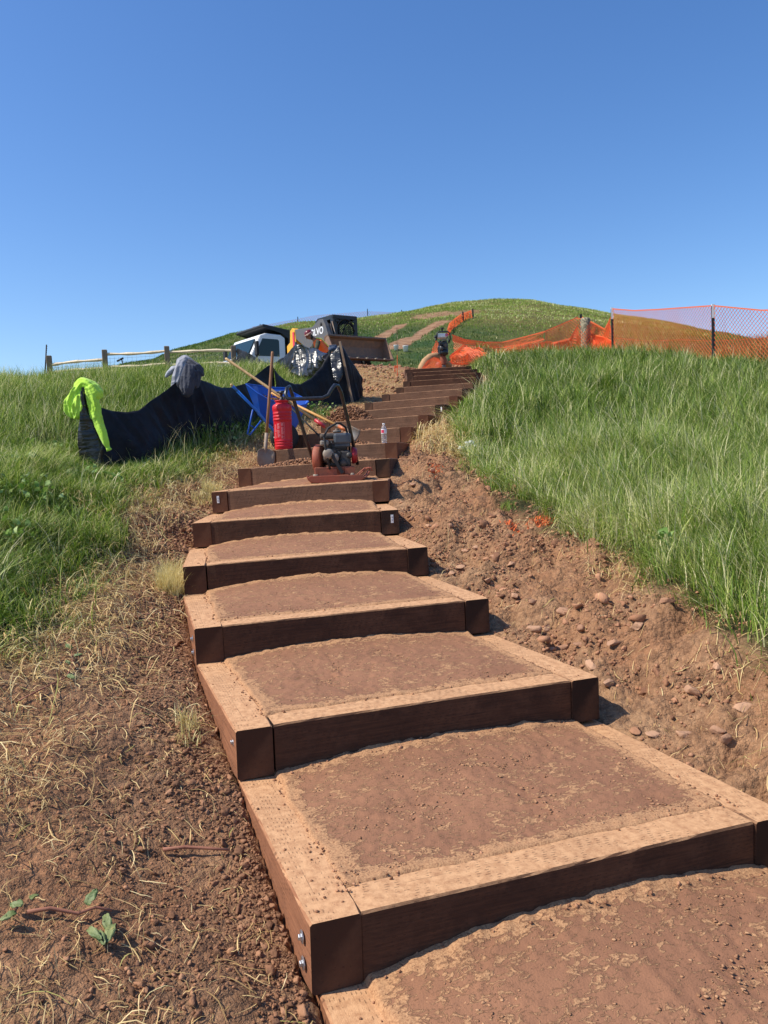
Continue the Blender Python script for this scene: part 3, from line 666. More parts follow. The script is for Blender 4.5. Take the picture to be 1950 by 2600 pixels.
# ------------------------------------------------------------------ clods and stones
def ico(sub):
    bm = bmesh.new(); bmesh.ops.create_icosphere(bm, subdivisions=sub, radius=1); bm.verts.index_update()
    V = np.array([v.co[:] for v in bm.verts]); T = np.array([[v.index for v in f.verts] for f in bm.faces]); bm.free(); return V, T
IC1, IT1 = ico(1); IC2, IT2 = ico(3); ICM, ITM = ico(2)
def clods(pos, size, sub=1, flat=.75, jit=.28):
    V0, T0 = {1: (IC1, IT1), 3: (ICM, ITM)}.get(sub, (IC2, IT2)); n = len(pos); m = len(V0)
    V = np.repeat(V0[None], n, 0)*(1+rng.uniform(-jit, jit, (n, m, 1)))
    if sub != 1:
        V = V*1.25
        for _ in range(7):
            nn = rng.normal(size=(n, 3)); nn /= np.linalg.norm(nn, axis=1)[:, None]; dd = rng.uniform(.4, .75, n)
            q_ = np.einsum('nmi,ni->nm', V, nn); V = V-np.maximum(q_-dd[:, None], 0)[..., None]*nn[:, None, :]
    q = rng.normal(size=(n, 4)); q /= np.linalg.norm(q, axis=1)[:, None]; w_, x_, y_, z_ = q.T
    Rm = np.stack([1-2*(y_*y_+z_*z_), 2*(x_*y_-z_*w_), 2*(x_*z_+y_*w_), 2*(x_*y_+z_*w_), 1-2*(x_*x_+z_*z_), 2*(y_*z_-x_*w_), 2*(x_*z_-y_*w_), 2*(y_*z_+x_*w_), 1-2*(x_*x_+y_*y_)], -1).reshape(n, 3, 3)
    sc = size[:, None, None]*rng.uniform(.6, 1.1, (n, 1, 3))
    V = np.einsum('nij,nmj->nmi', Rm, V*sc); V[:, :, 2] *= flat; V = V+pos[:, None, :]
    T = (np.arange(n)*m)[:, None, None]+T0[None]
    return V.reshape(-1, 3), T.reshape(-1, 3), np.repeat(rng.random(n), m)
def clod_object(name, parts, mat, label, smooth=False):
    V = []; T = []; A = []; o = 0
    for v, t, a in parts: V.append(v); T.append(t+o); A.append(a); o += len(v)
    ob = mesh_np(name, np.concatenate(V), None, np.concatenate(T), mat, None, dict(tint=np.concatenate(A)), smooth)
    return tag(ob, label, 'soil', kind='stuff')
def clod_mat(name, stops):
    m = NM(name, .95, 0, .2); t = m.attr('tint'); c = m.ramp(t, stops); f = m.noise(90, 4, .65)
    m.col(m.mix(m.ramp(f, [(.4, 0), (.7, .35)]), c, srgb(176, 128, 98))); m.bump(f, .004); return m.m
M_clod = clod_mat('earth_clod', [(0, srgb(108, 76, 58)), (.5, srgb(152, 108, 80)), (1, srgb(184, 136, 104))])
M_dark = clod_mat('moist_earth_clod', [(0, srgb(98, 70, 52)), (.6, srgb(138, 98, 72)), (1, srgb(172, 128, 96))])
M_stone = clod_mat('pale_stone', [(0, srgb(150, 112, 88)), (1, srgb(190, 150, 120))])
def clod_scatter(n, box, mask, s0, s1, sub=1, sink=.2, pw=2.5, jit=.28):
    x, y = scatter(n, *box, lambda a, b: mask(a, b)*inview(a, b)*(stair_d(a, b) > .02)); s = s0+(s1-s0)*rng.random(len(x))**pw
    return clods(np.stack([x, y, gz(x, y)+s*(.5-sink)], -1), s, sub, .8, jit)
dl = lambda x, y: np.interp(y, _sl[:, 1], _sl[:, 0])-x
dr = lambda x, y: x-np.interp(y, _sl[:, 3], _sl[:, 2])
def strip(n, y0, y1, dmean, dsd, s0, s1, pw=2.5, sub=1, sink=.2, side=0):
    y = y0+(y1-y0)*rng.random(n)**1.5; d = np.abs(rng.normal(dmean, dsd, n)); k = rng.random(n) < np.clip(.35+1.6*(vnoise(y*3, d*5, 84)-.3), 0, 1); y = y[k]; d = d[k]
    x = np.interp(y, _sl[:, 1], _sl[:, 0])-.01-d; s = s0+(s1-s0)*rng.random(len(x))**pw; s = s*np.clip(y/4, 1, 2)
    return clods(np.stack([x, y, gz(x, y)+s*(.5-sink)], -1), s, sub, .8, .42)
mk1 = lambda x, y: np.exp(-((dl(x, y)-.17)/.20)**2)*np.clip(.25+1.6*(vnoise(x*2.5, y*2.5, 85)-.25), 0, 1)*sst(9, 5.5, y)
mk2 = lambda x, y: (dr(x, y) > .02)*(x < bR(y)+.1)*np.clip(.15+1.5*(vnoise(x*3, y*3, 86)-.35), 0, 1)
mk3 = lambda x, y: sst(-.1, .3, dl(x, y))*(x > bL(y))*np.clip(.1+1.2*(vnoise(x*3, y*3, 87)-.45), 0, 1)
clod_object('dark_clods', [strip(26000, .9, 8.5, .0, .24, .0015, .006, 1.5), strip(11000, .9, 8, .0, .22, .003, .012, 3, 3), strip(900, 1.0, 7, .05, .2, .009, .018, 2, 3)], M_dark, 'crumbly dark soil along the left side of the steps')
clod_object('earth_crumbs', [clod_scatter(90000, (-.5, 3, 1.2, 9), mk2, .003, .014, jit=.42), clod_scatter(3500, (-.5, 3, 1.2, 9), mk2, .012, .045, 3, .45, 2.5, .12), clod_scatter(60000, (-3, 0, .9, 8), mk3, .0015, .008, jit=.4), clod_scatter(9000, (-.5, 3, 8, 20), mk2, .006, .025),
    clod_scatter(9000, (-3, 2.6, 15, 26), lambda x, y: (gd(x, y) > .5)*np.clip(vnoise(x*2, y*2, 88)*1.6-.4, 0, 1), .012, .06)], M_clod, 'small earth crumbs scattered over the bare banks')
def rock(s):
    V = IC2.copy()
    V = V/np.linalg.norm(V, axis=1)[:, None]*1.15
    for _ in range(16):
        n = rng.normal(size=3); n /= np.linalg.norm(n); d = rng.uniform(.42, .72); q = V@n; V = V-np.maximum(q-d, 0)[:, None]*n
    V = V*(1+rng.uniform(-.06, .06, (len(V), 1)))*np.array([1.3, rng.uniform(.7, 1.1), .7])*s*1.2
    a = rng.uniform(0, 6.28); c_, s_ = math.cos(a), math.sin(a); V = V@np.array([[c_, s_, 0], [-s_, c_, 0], [0, 0, 1]])
    return V+np.array([0, 0, s*.08]), IT2, None
# individual stones lodged in the right bank
stones = [(1430, 1649, .036), (1472, 1641, .026), (1400, 1655, .02), (1545, 1740, .035), (1135, 1448, .024), (1166, 1446, .028), (1118, 1452, .022), (1145, 1462, .03), (1238, 1485, .03), (1208, 1395, .03), (1180, 1400, .028),
          (1146, 1338, .022), (1050, 1240, .03), (1065, 1300, .022), (1432, 1560, .045), (1390, 1600, .035), (1825, 1860, .028), (1740, 1870, .035), (1660, 1878, .024), (1352, 1530, .035), (1305, 1515, .028), (1500, 1690, .03),
          (1840, 1900, .032), (1690, 1540, .03), (1100, 1200, .03), (1620, 1600, .03), (1760, 1760, .035), (1560, 1650, .03), (1260, 1420, .035), (1090, 1340, .025), (1300, 1440, .03), (1480, 1600, .03), (1880, 1800, .03), (1820, 1700, .03), (1350, 1600, .03)]
for i, (px, py, s) in enumerate(stones):
    p = hit(px, py); v, t, a = rock(s)
    o = mesh_np('stone', v, None, t, M_stone, None, dict(tint=np.full(len(v), rng.random())), False); o.location = p
    tag(o, 'pale brown stone lodged in the earth bank right of the steps', 'stone', 'stones in the right bank')
# crumbs along the timber edges and at the riser feet
pp = []; ss = []
for k in range(0, 8):
    for _ in range([260, 520, 420, 340, 260, 200, 150, 120][k]):
        c_ = random.random(); L_ = (spt(k+1, 0, 0)-spt(k, 0, 0)).length
        if c_ < .45: a_ = random.uniform(TB, W-TB); b_ = L_-random.random()**2*.06; zc = CROWN.get(k, 0)*max(0, 1-((a_-W*.54)/(W*.48))**2)**.8
        elif c_ < .7: a_ = TB+random.gauss(0, .018); b_ = random.uniform(.1, L_); zc = 0
        elif c_ < .85: a_ = W-TB+random.gauss(0, .018); b_ = random.uniform(.1, L_); zc = 0
        elif c_ < .95: a_ = random.uniform(TB, W-TB); b_ = TB+random.gauss(.005, .012); zc = 0
        else: a_ = random.choice([random.uniform(0.01, TB), random.uniform(W-TB, W-.01)]); b_ = random.uniform(.02, L_); zc = -.001
        s_ = random.uniform(.0018, .0065) if random.random() < .93 else random.uniform(.006, .011)
        p = spt(k, a_, b_, zc+s_*.35); pp.append(tuple(p)); ss.append(s_)
clod_object('tread_crumbs', [clods(np.array(pp), np.array(ss))], M_clod, 'loose crumbs along the edges of the soil treads')
fp = []; fs = []
for k in range(0, 5):
    for _ in range([4200, 4200, 3000, 2000, 1200][k]):
        a_ = random.uniform(TB+.01, W-TB-.01); b_ = random.uniform(TB+.01, .88); cl_ = float(vnoise(np.array([a_*9+k*7]), np.array([b_*9]), 5)[0])*.6+float(vnoise(np.array([a_*28+k*7]), np.array([b_*28]), 6)[0])*.4
        if random.random() > (cl_-.42)*4.5: continue
        L_ = (spt(k+1, 0, 0)-spt(k, 0, 0)).length+.03; ar = max(0, 1-((a_-W*.54)/(W*.48))**2)**.8; zc = .0026+CROWN.get(k, 0)*ar*(max(0, (b_-.16)/(L_-.16))**1.4)
        fp.append(tuple(spt(k, a_, b_, zc))); fs.append(.0012+.0065*random.random()**2.5)
clod_object('tread_flakes', [clods(np.array(fp), np.array(fs), 1, .20, .5)], clod_mat('dry_soil_flake', [(0, srgb(138, 98, 72)), (.5, srgb(166, 122, 90)), (1, srgb(194, 150, 112))]), 'pale dry flakes scattered over the compacted treads')
# loose soil dumped on treads not yet compacted
def pile(k, a0, a1, b0, b1, h, n, s0=.008, s1=.022):
    P = []; S = []
    for _ in range(n):
        a_ = random.uniform(a0, a1); b_ = random.uniform(b0, b1); u = (a_-a0)/(a1-a0)*2-1; v = (b_-b0)/(b1-b0)*2-1
        hh = h*max(0, 1-u*u)*max(.0, 1-v*v)**.5; s_ = random.uniform(s0, s1)
        P.append(tuple(spt(k, a_, b_, -.02+hh*random.uniform(.55, 1.0)))); S.append(s_)
    return clods(np.array(P), np.array(S))
for args, lb in [(([7, .02, 1.45, .12, 1.0, .09, 2600],), 'strip of loose dark soil behind the plate compactor'), (([8, .45, 1.25, .2, 1.0, .09, 1500],), 'loose dark soil on the tread behind the red canister'),
                 (([9, .1, 1.3, .2, .95, .06, 1300],), 'thin spread of loose soil on the tread behind the water bottle'), (([10, -.1, .62, .1, .95, .27, 2400],), 'tallest heap of loose dark soil on the left of the upper treads')]:
    clod_object('soil_heap', [pile(*a) for a in args], M_dark, lb)
# orange marking paint on the grass edge
# ------------------------------------------------------------------ shared prop materials
M_black = plain('black_rubber_paint', (.016, .016, .018), .45); M_blackm = plain('matte_black', (.02, .02, .022), .75)
M_red = dusty('red_tank_paint', (.62, .008, .02), srgb(150, 60, 55), .25, .28); M_blue = dusty('blue_barrow_paint', (.012, .10, .50), srgb(60, 80, 120), .25, .32)
M_bluelt = dusty('blue_handle_paint', (.02, .20, .75), srgb(70, 90, 130), .2, .3)
M_orange = dusty('orange_machine_paint', (.33, .075, .035), srgb(122, 86, 66), .85, .6, 0, 6); M_engine = dusty('dusty_grey_casting', (.035, .037, .04), srgb(140, 115, 90), .55, .5, 0, 7)
M_cream = dusty('dusty_cream_shroud', (.26, .23, .19), srgb(150, 115, 85), .6, .6); M_darkred = plain('red_guard', (.35, .012, .02), .4)
M_white = plain('white_paint', (.78, .79, .80), .35, 0, .05); M_whitep = plain('white_plastic', (.82, .82, .80), .4, 0, .05)
M_steel = dusty('worn_steel', (.16, .15, .14), srgb(150, 115, 85), .8, .55, .3)
def wood_mat(name, a, b):
    m = NM(name, .6, 0, .4); g = m.noise(5, 6, .6, stretch=(14, 14, 1.0)); f = m.noise(9, 4)
    c = m.mix(m.ramp(g, [(.3, 0), (.7, 1)]), a, b); m.col(m.mix(m.ramp(f, [(.5, 0), (.75, .5)]), c, tuple(x*.55 for x in a))); m.bump(g, .002); return m.m
M_ash = wood_mat('ash_handle', srgb(168, 130, 84), srgb(206, 172, 122)); M_brownh = wood_mat('dirty_wood_handle', srgb(120, 78, 48), srgb(160, 112, 74))
M_rail = wood_mat('weathered_rail', srgb(210, 184, 146), srgb(240, 222, 190)); M_post = wood_mat('grey_fence_post', srgb(120, 98, 78), srgb(160, 134, 108))
M_yel = wood_mat('varnished_handle', srgb(200, 138, 66), srgb(226, 176, 104))
# ------------------------------------------------------------------ plate compactor
pc_at = at(856, 1214, 7.35); bz = spt(6, .95, .5).z+.006
root = empty('plate_compactor', (pc_at.x, 7.3, bz), (0, 0, R(4)), 'dusty orange plate compactor with black handle standing on a soil tread', 'compactor')
mb = MB()
# base plate: pan with both ends turned up
prof = [(-.275, .065), (-.262, .03), (-.235, .006), (-.2, 0), (.17, 0), (.23, .012), (.285, .05), (.30, .09), (.292, .092), (.272, .058), (.22, .024), (.17, .012), (-.2, .012), (-.232, .018), (-.252, .038), (-.264, .067)]
mb.prism(prof, -.21, .21)
side = [(-.27, .05), (-.24, .012), (-.2, .002), (.17, .002), (.22, .014), (.25, .035), (.23, .062), (-.24, .066)]
for y in (-.216, .207): mb.prism(side, y, y+.009)
for y in (-.2, .2): mb.tube([(.2, y, .06), (.27, y, .115), (.31, y, .12), (.32, y, .09)], .009, 6)
mb.tube([(.31, -.2, .12), (.31, .2, .12)], .009, 6)
mb.build('base_plate', M_orange, root, bev=.004)
mb = MB(); mb.box((-.02, 0, .105), (.36, .30, .075), bev=.008); mb.box((-.08, -.165, .09), (.16, .012, .06)); mb.box((.12, -.16, .1), (.09, .02, .06)); mb.build('engine_deck', M_orange, root)
for x, y in ((-.19, -.15), (.14, -.15), (-.19, .15), (.14, .15)):
    mb = MB(); mb.lathe([(.024, .0), (.027, .01), (.024, .03)], 12, Matrix.Translation((x, y, .05))); mb.build('rubber_mount', M_cream, root)
mb = MB(); mb.box((.03, -.01, .215), (.20, .20, .15), bev=.02)
for i in range(7): mb.box((.02, -.02, .30+i*.013), (.15, .17, .006))
mb.box((.0, .05, .26), (.22, .1, .2), bev=.015)
for (x, y, z, s) in ((-.08, -.12, .22, .04), (.06, -.125, .17, .035), (.12, -.1, .24, .03), (-.02, -.13, .28, .028)): mb.ell((x, y, z), (s, s*.8, s), n=10)
eng = mb.build('engine', M_engine, root)
mb = MB(); mb.box((.065, -.03, .395), (.16, .17, .10), bev=.02); mb.box((.06, -.03, .335), (.14, .15, .03), bev=.006); mb.build('air_filter', plain('slate_plastic', (.075, .085, .10), .45), root)
mb = MB(); mb.lathe([(.035, 0), (.04, .012), (.034, .02)], 14, Matrix.Translation((.02, 0, .455))); mb.lathe([(.02, .02), (.018, .035)], 10, Matrix.Translation((.02, 0, .455))); mb.build('fuel_cap', M_steel, root)
mb = MB(); mb.box((-.06, .03, .425), (.16, .16, .05), bev=.02); mb.build('fuel_tank', M_engine, root)
mb = MB(); mb.lathe([(.03, 0), (.05, .01), (.05, .04), (.03, .055)], 18, Matrix.Translation((-.07, -.13, .26))@Euler((R(90), 0, 0)).to_matrix().to_4x4()); mb.ell((-.01, -.15, .22), (.035, .03, .045)); mb.box((-.1, -.12, .36), (.08, .07, .05), bev=.015); mb.build('muffler', M_cream, root)
mb = MB(); mb.lathe([(.01, -.035), (.125, -.035), (.135, -.025), (.135, .025), (.125, .035), (.01, .035)], 30, Matrix.Translation((-.155, -.02, .215))@Euler((0, R(90), R(-14))).to_matrix().to_4x4()); mb.build('belt_guard', M_orange, root)
mb = MB(); mb.lathe([(.01, -.02), (.075, -.02), (.08, 0), (.06, .03), (.01, .035)], 22, Matrix.Translation((.165, -.03, .24))@Euler((0, R(90), 0)).to_matrix().to_4x4()); mb.build('recoil_starter', M_darkred, root)
mb = MB(); mb.tube([(-.06, -.17, .12), (-.09, -.17, .30), (-.10, -.165, .42), (-.06, -.15, .49), (.02, -.13, .535), (.05, -.08, .535), (.10, 0, .50), (.13, .05, .40), (.13, .06, .14)], .010, 8)
mb.box((.005, -.175, .17), (.03, .012, .2), (0, R(-28), 0)); mb.build('lifting_cage', M_blackm, root)
mb = MB(); mb.tube([(.03, -.11, .20), (.05, -.14, .27), (-.02, -.16, .31), (-.04, -.13, .38)], .005, 6); mb.tube([(-.12, -.1, .2), (-.05, -.15, .16), (.02, -.15, .15)], .006, 6); mb.build('fuel_hose', M_black, root)
# handle: two legs joined by a dropped cross bar
inv = root.matrix_basis.inverted()
def L(px, py, D): return inv@at(px, py, D)
lp = [L(802, 1189, 7.36), L(771, 1096, 7.2), L(742, 1002, 7.05), L(735, 981, 7.0), L(728, 986, 6.94), L(725, 1001, 6.9), L(731, 1012, 6.88), L(752, 1013, 6.88), L(818, 1011, 6.88), L(833, 1004, 6.9), L(842, 988, 6.93), L(850, 978, 6.97), L(858, 979, 7.02), L(866, 996, 7.08), L(888, 1088, 7.25), L(908, 1179, 7.4)]
mb = MB(); mb.tube(lp, .0165, 10); mb.build('handle', plain('black_scuffed_tube', (.022, .022, .026), .32, 0, .5, 40), root)
# ------------------------------------------------------------------ red canister on the timber
p = spt(8, .21, .10); root = empty('red_canister', p+Vector((0, 0, -.002)), (0, 0, R(-10)), 'tall red ribbed sprayer canister with black pump, printed label, on a step timber', 'canister')
pr = [(.085, 0), (.098, .004), (.1, .012)]
zz = .012
for z0 in (.03, .06, .09): pr += [(.1, z0), (.1035, z0+.005), (.1035, z0+.012), (.1, z0+.017)]
pr += [(.102, .12), (.102, .30)]
for z0 in (.33, .365, .40): pr += [(.103, z0), (.1075, z0+.005), (.1075, z0+.012), (.103, z0+.017)]
pr += [(.106, .44), (.110, .448), (.110, .485), (.100, .505), (.080, .517), (.070, .522), (.067, .528), (.068, .536), (.078, .546), (.081, .552), (.078, .558), (.05, .560)]
mb = MB(); mb.lathe(pr, 40); can = mb.build('tank', M_red, root)
mb = MB(); mb.lathe([(.034, .558), (.034, .572), (.016, .575), (.014, .63), (.024, .632), (.026, .655), (.012, .66)], 14); mb.tube([(-.05, 0, .655), (.05, 0, .66)], .010, 8); mb.tube([(.0, 0, .6), (.03, -.02, .64), (.045, -.02, .60), (.04, 0, .575)], .005, 6); mb.build('pump_handle', M_black, root)
mb = MB()
for col, (a0, a1) in enumerate(((-2.35, -2.02), (-1.95, -1.58), (-1.48, -1.16))):
    for i in range(16):
        z0 = .292-i*.0105
        if (i*7+col*3) % 9 == 0: continue
        aa = np.linspace(a0, a0+(a1-a0)*random.uniform(.55, 1), 6); hq = .004 if i else .007
        V = []
        for a_ in aa: V += [(.1027*math.cos(a_), .1027*math.sin(a_), z0), (.1027*math.cos(a_), .1027*math.sin(a_), z0-hq)]
        mb.add(V, [(2*j, 2*j+1, 2*j+3, 2*j+2) for j in range(5)])
for a0, a1, z0, z1 in ((-1.52, -1.10, .30, .302), (-1.52, -1.10, .118, .12), (-1.12, -1.10, .118, .302)):
    aa = np.linspace(a0, a1, 6); V = []
    for a_ in aa: V += [(.1026*math.cos(a_), .1026*math.sin(a_), z0), (.1026*math.cos(a_), .1026*math.sin(a_), z1)]
    mb.add(V, [(2*j, 2*j+1, 2*j+3, 2*j+2) for j in range(5)])
mb.build('printed_label', plain('faded_pink_print', srgb(232, 150, 150), .5), can)
# white tub half hidden behind it
p = hit(701, 1141, 8.6, 12); mb = MB(); mb.lathe([(.05, 0), (.055, .01), (.062, .14), (.068, .145), (.068, .155), (.055, .155), (.05, .02)], 24)
o = mb.build('white_tub', M_whitep); o.location = spt(8, .11, .26)+Vector((0, 0, .0)); tag(o, 'white plastic tub half hidden behind the red canister', 'tub')
# ------------------------------------------------------------------ wheelbarrow
tub_d = 9.75
pts = dict(L0=at(624, 975, 9.55), L1=at(654, 998, 9.5), L2=at(681, 1014, 9.5), L3=at(706, 1022, 9.55), N0=at(745, 1033, 9.8), N1=at(775, 1027, 10.0), N2=at(783, 1020, 10.12), N3=at(779, 1015, 10.22), B2=at(750, 1000, 10.25), B1=at(727, 985, 10.2), B0=at(690, 984, 10.15), R0=at(655, 979, 9.95))
bot = dict(L0=at(659, 1063, 9.68), L1=at(664, 1066, 9.66), L2=at(690, 1080, 9.66), L3=at(715, 1092, 9.7), N0=at(735, 1096, 9.78), N1=at(745, 1095, 9.85), N2=at(748, 1092, 9.9), N3=at(746, 1088, 9.95), B2=at(735, 1080, 10.0), B1=at(715, 1072, 10.0), B0=at(690, 1064, 9.98), R0=at(668, 1062, 9.85))
root = empty('wheelbarrow', at(690, 1105, 9.8), (0, 0, 0), 'blue wheelbarrow holding soil and long tool handles beside the steps', 'wheelbarrow'); org = root.location.copy()
ks = list(pts); top = [pts[k]-org for k in ks]; bt = [bot[k]-org for k in ks]; cb = sum(bt, Vector())/len(bt)
rings = [[b.lerp(cb, .98) for b in bt], [b.lerp(cb, .1) for b in bt], [b.lerp(t_, .12) for b, t_ in zip(bt, top)], [b.lerp(t_, .55) for b, t_ in zip(bt, top)], [b.lerp(t_, 1) for b, t_ in zip(bt, top)]]
mb = MB(); mb.loft(rings, smooth=False, cap=False); tray = mb.build('tray', M_blue, root, solid=.006)
mb = MB(); mb.tube(top+[top[0]], .009, 8, close=False); mb.build('rim', M_blue, tray)
# soil load
P = []; S = []
ct = sum(top, Vector())/len(top)
for _ in range(700):
    i = random.randrange(len(top)); j = (i+1) % len(top); q = top[i].lerp(top[j], random.random()).lerp(bt[i], .30); q = q.lerp(ct.lerp(cb, .30), random.random()**.5)
    P.append(tuple(q+Vector((0, 0, random.uniform(-.02, .035))))); S.append(random.uniform(.008, .02))
v, t, a = clods(np.array(P), np.array(S)); ld = mesh_np('soil_load', v, None, t, M_dark, None, dict(tint=a)); ld.location = org
tag(ld, 'dark soil heaped in the blue wheelbarrow tray', 'soil', kind='stuff')
V = [t_.lerp(b, .33)+org for t_, b in zip(top, bt)]; mb = MB(); mb.add([v_-org for v_ in V], [tuple(range(len(V)))]);
mb.build('tray_liner', M_clod, root)
mb = MB(); h0 = at(590, 980, 9.1)-org; h1 = at(602, 992, 9.15)-org; mb.tube([h0, h0.lerp(h1, .3), h1], [.016, .018, .017], 10); hd = mb.build('handle', M_bluelt, root)
mb = MB(); mb.tube([h1, at(652, 1043, 9.35)-org, at(683, 1080, 9.5)-org, at(704, 1106, 9.6)-org], .017, 10); mb.build('frame_bar', M_bluelt, root)
mb = MB(); mb.tube([h0.lerp(h1, -.35), h0.lerp(h1, .2)], [.012, .016], 8); mb.build('grip', M_ash, hd)
mb = MB(); mb.tube([at(640, 985, 10.3)-org, at(690, 1050, 10.2)-org, at(735, 1105, 10.0)-org], .016, 8); mb.build('frame_bar', M_bluelt, root)
for a_, b_, c_ in ((at(642, 1040, 9.4), at(628, 1104, 9.45), at(663, 1068, 9.5)), (at(700, 1045, 10.2), at(690, 1085, 10.2), at(712, 1060, 10.1))):
    mb = MB(); mb.tube([a_-org, a_.lerp(b_, .97)-org, b_+Vector((.03, 0, -.004))-org, c_-org], .010, 8); mb.tube([a_.lerp(b_, .6)-org, c_.lerp(b_, .5)-org], .007, 6); mb.build('leg', M_blue, root)
mb = MB(); wc = at(722, 1110, 9.72)-org; M0 = Matrix.Translation(wc)@Euler((R(90), 0, R(25))).to_matrix().to_4x4()
mb.lathe([(.12, -.04), (.165, -.035), (.185, 0), (.165, .035), (.12, .04)], 24, M0); wh = mb.build('wheel', M_blackm, root); mb = MB(); mb.lathe([(.02, -.05), (.115, -.03), (.115, .03), (.02, .05)], 18, M0); mb.build('hub', M_steel, wh)
# ------------------------------------------------------------------ hand tools
def tool(name, a, b, r, mat, label, blade=None, collar=None, extra=None):
    ro = empty(name, b, label=label, cat='tool'); a = Vector(a)-b; z = Vector((0, 0, 0)); mb = MB()
    mb.tube([a, a.lerp(z, .02), a.lerp(z, .5), z], [r*.8, r, r, r], 10); hd = mb.build('handle', mat, ro)
    if collar: mb = MB(); mb.tube([a.lerp(z, .90), z], [r*1.25, r*1.3], 10); mb.build('collar', collar, ro)
    if blade: blade(ro, (z-a).normalized())
    return ro
def shovel_blade(size=(.23, .29), nrm=Vector((0, -1, .2)), mat=None, pointed=True):
    def f(ro, d):
        s = d.cross(nrm).normalized(); n_ = s.cross(d).normalized(); nu, nv = 10, 12; V = []
        for j in range(nv+1):
            v_ = j/nv; wv = size[0]/2*((min(1, .55+v_*3) if v_ < .15 else 1)*(math.sqrt(max(0, 1-max(0, (v_-.55)/.45)**2)) if pointed else 1))+.002
            for i in range(nu+1):
                u = i/nu*2-1; V.append(d*(v_*size[1])+s*(u*wv)+n_*(.035*(u*u)*(1-v_*.5)+.02*math.sin(v_*3)))
        q = grid_quads(nu+1, nv+1); mb = MB(); mb.add(V, [tuple(int(k) for k in r_) for r_ in q], True); mb.tube([Vector((0, 0, 0))-d*.18, d*.02, d*.10], [.021, .021, .008], 8); mb.build('blade', mat or M_steel, ro, solid=.003)
    return f
tool('round_point_shovel', at(692, 893, 8.95), at(674, 1140, 8.82), .0165, M_brownh, 'upright shovel with brown handle, blade tip at the left end of a step', shovel_blade((.20, .22), Vector((.5, -1, .1)), dusty('muddy_blade', (.28, .22, .17), srgb(140, 100, 74), .8, .6, .2)))
tool('long_handled_rake', at(573, 910, 9.25), at(826, 1084, 8.9), .0165, M_ash, 'long pale wooden handle with red collar leaning across the wheelbarrow', None, plain('red_collar', (.5, .03, .04), .4))
tool('square_shovel', at(690, 998, 10.0), at(880, 1092, 9.25), .0165, M_yel, 'shovel with orange-yellow handle lying over the wheelbarrow edge, blade behind compactor', shovel_blade((.13, .20), Vector((-.6, -1, .3)), M_steel, False), plain('orange_collar', (.6, .16, .04), .45))
tool('digging_bar', at(735, 1032, 9.6), at(812, 1108, 9.3), .010, M_blackm, 'thin dark steel bar leaning between the canister and the compactor')
# ------------------------------------------------------------------ water bottle
p = spt(8, W-.155, .055); root = empty('water_bottle', p, label='clear plastic water bottle with white cap and red label on a step corner', cat='bottle')
m = NM('clear_plastic', .08); m.b.inputs['Transmission Weight'].default_value = .85; m.b.inputs['IOR'].default_value = 1.2; m.col((.92, .95, 1)); M_clear = m.m
pr = [(.028, 0), (.031, .004)]
for i in range(5): pr += [(.031, .01+i*.016), (.0285, .018+i*.016)]
pr += [(.031, .092), (.031, .098), (.031, .150), (.029, .162), (.020, .182), (.013, .19), (.012, .198)]
mb = MB(); mb.lathe(pr, 24); mb.build('bottle_body', M_clear, root)
mb = MB(); mb.lathe([(.0315, .100), (.0318, .102), (.0318, .148), (.0315, .15)], 24); lb = mb.build('label_band', plain('white_label', (.8, .78, .8), .4), root)
mb = MB(); aa = np.linspace(-2.7, -1.55, 8); V = []
for a_ in aa: V += [(.0322*math.cos(a_), .0322*math.sin(a_), .108), (.0322*math.cos(a_), .0322*math.sin(a_), .142)]
mb.add(V, [(2*j, 2*j+1, 2*j+3, 2*j+2) for j in range(7)]); mb.build('red_panel', plain('label_red', (.65, .03, .08), .4), lb)
mb = MB(); mb.lathe([(.0145, .197), (.0145, .212), (.013, .214)], 16); mb.build('cap', M_whitep, root)
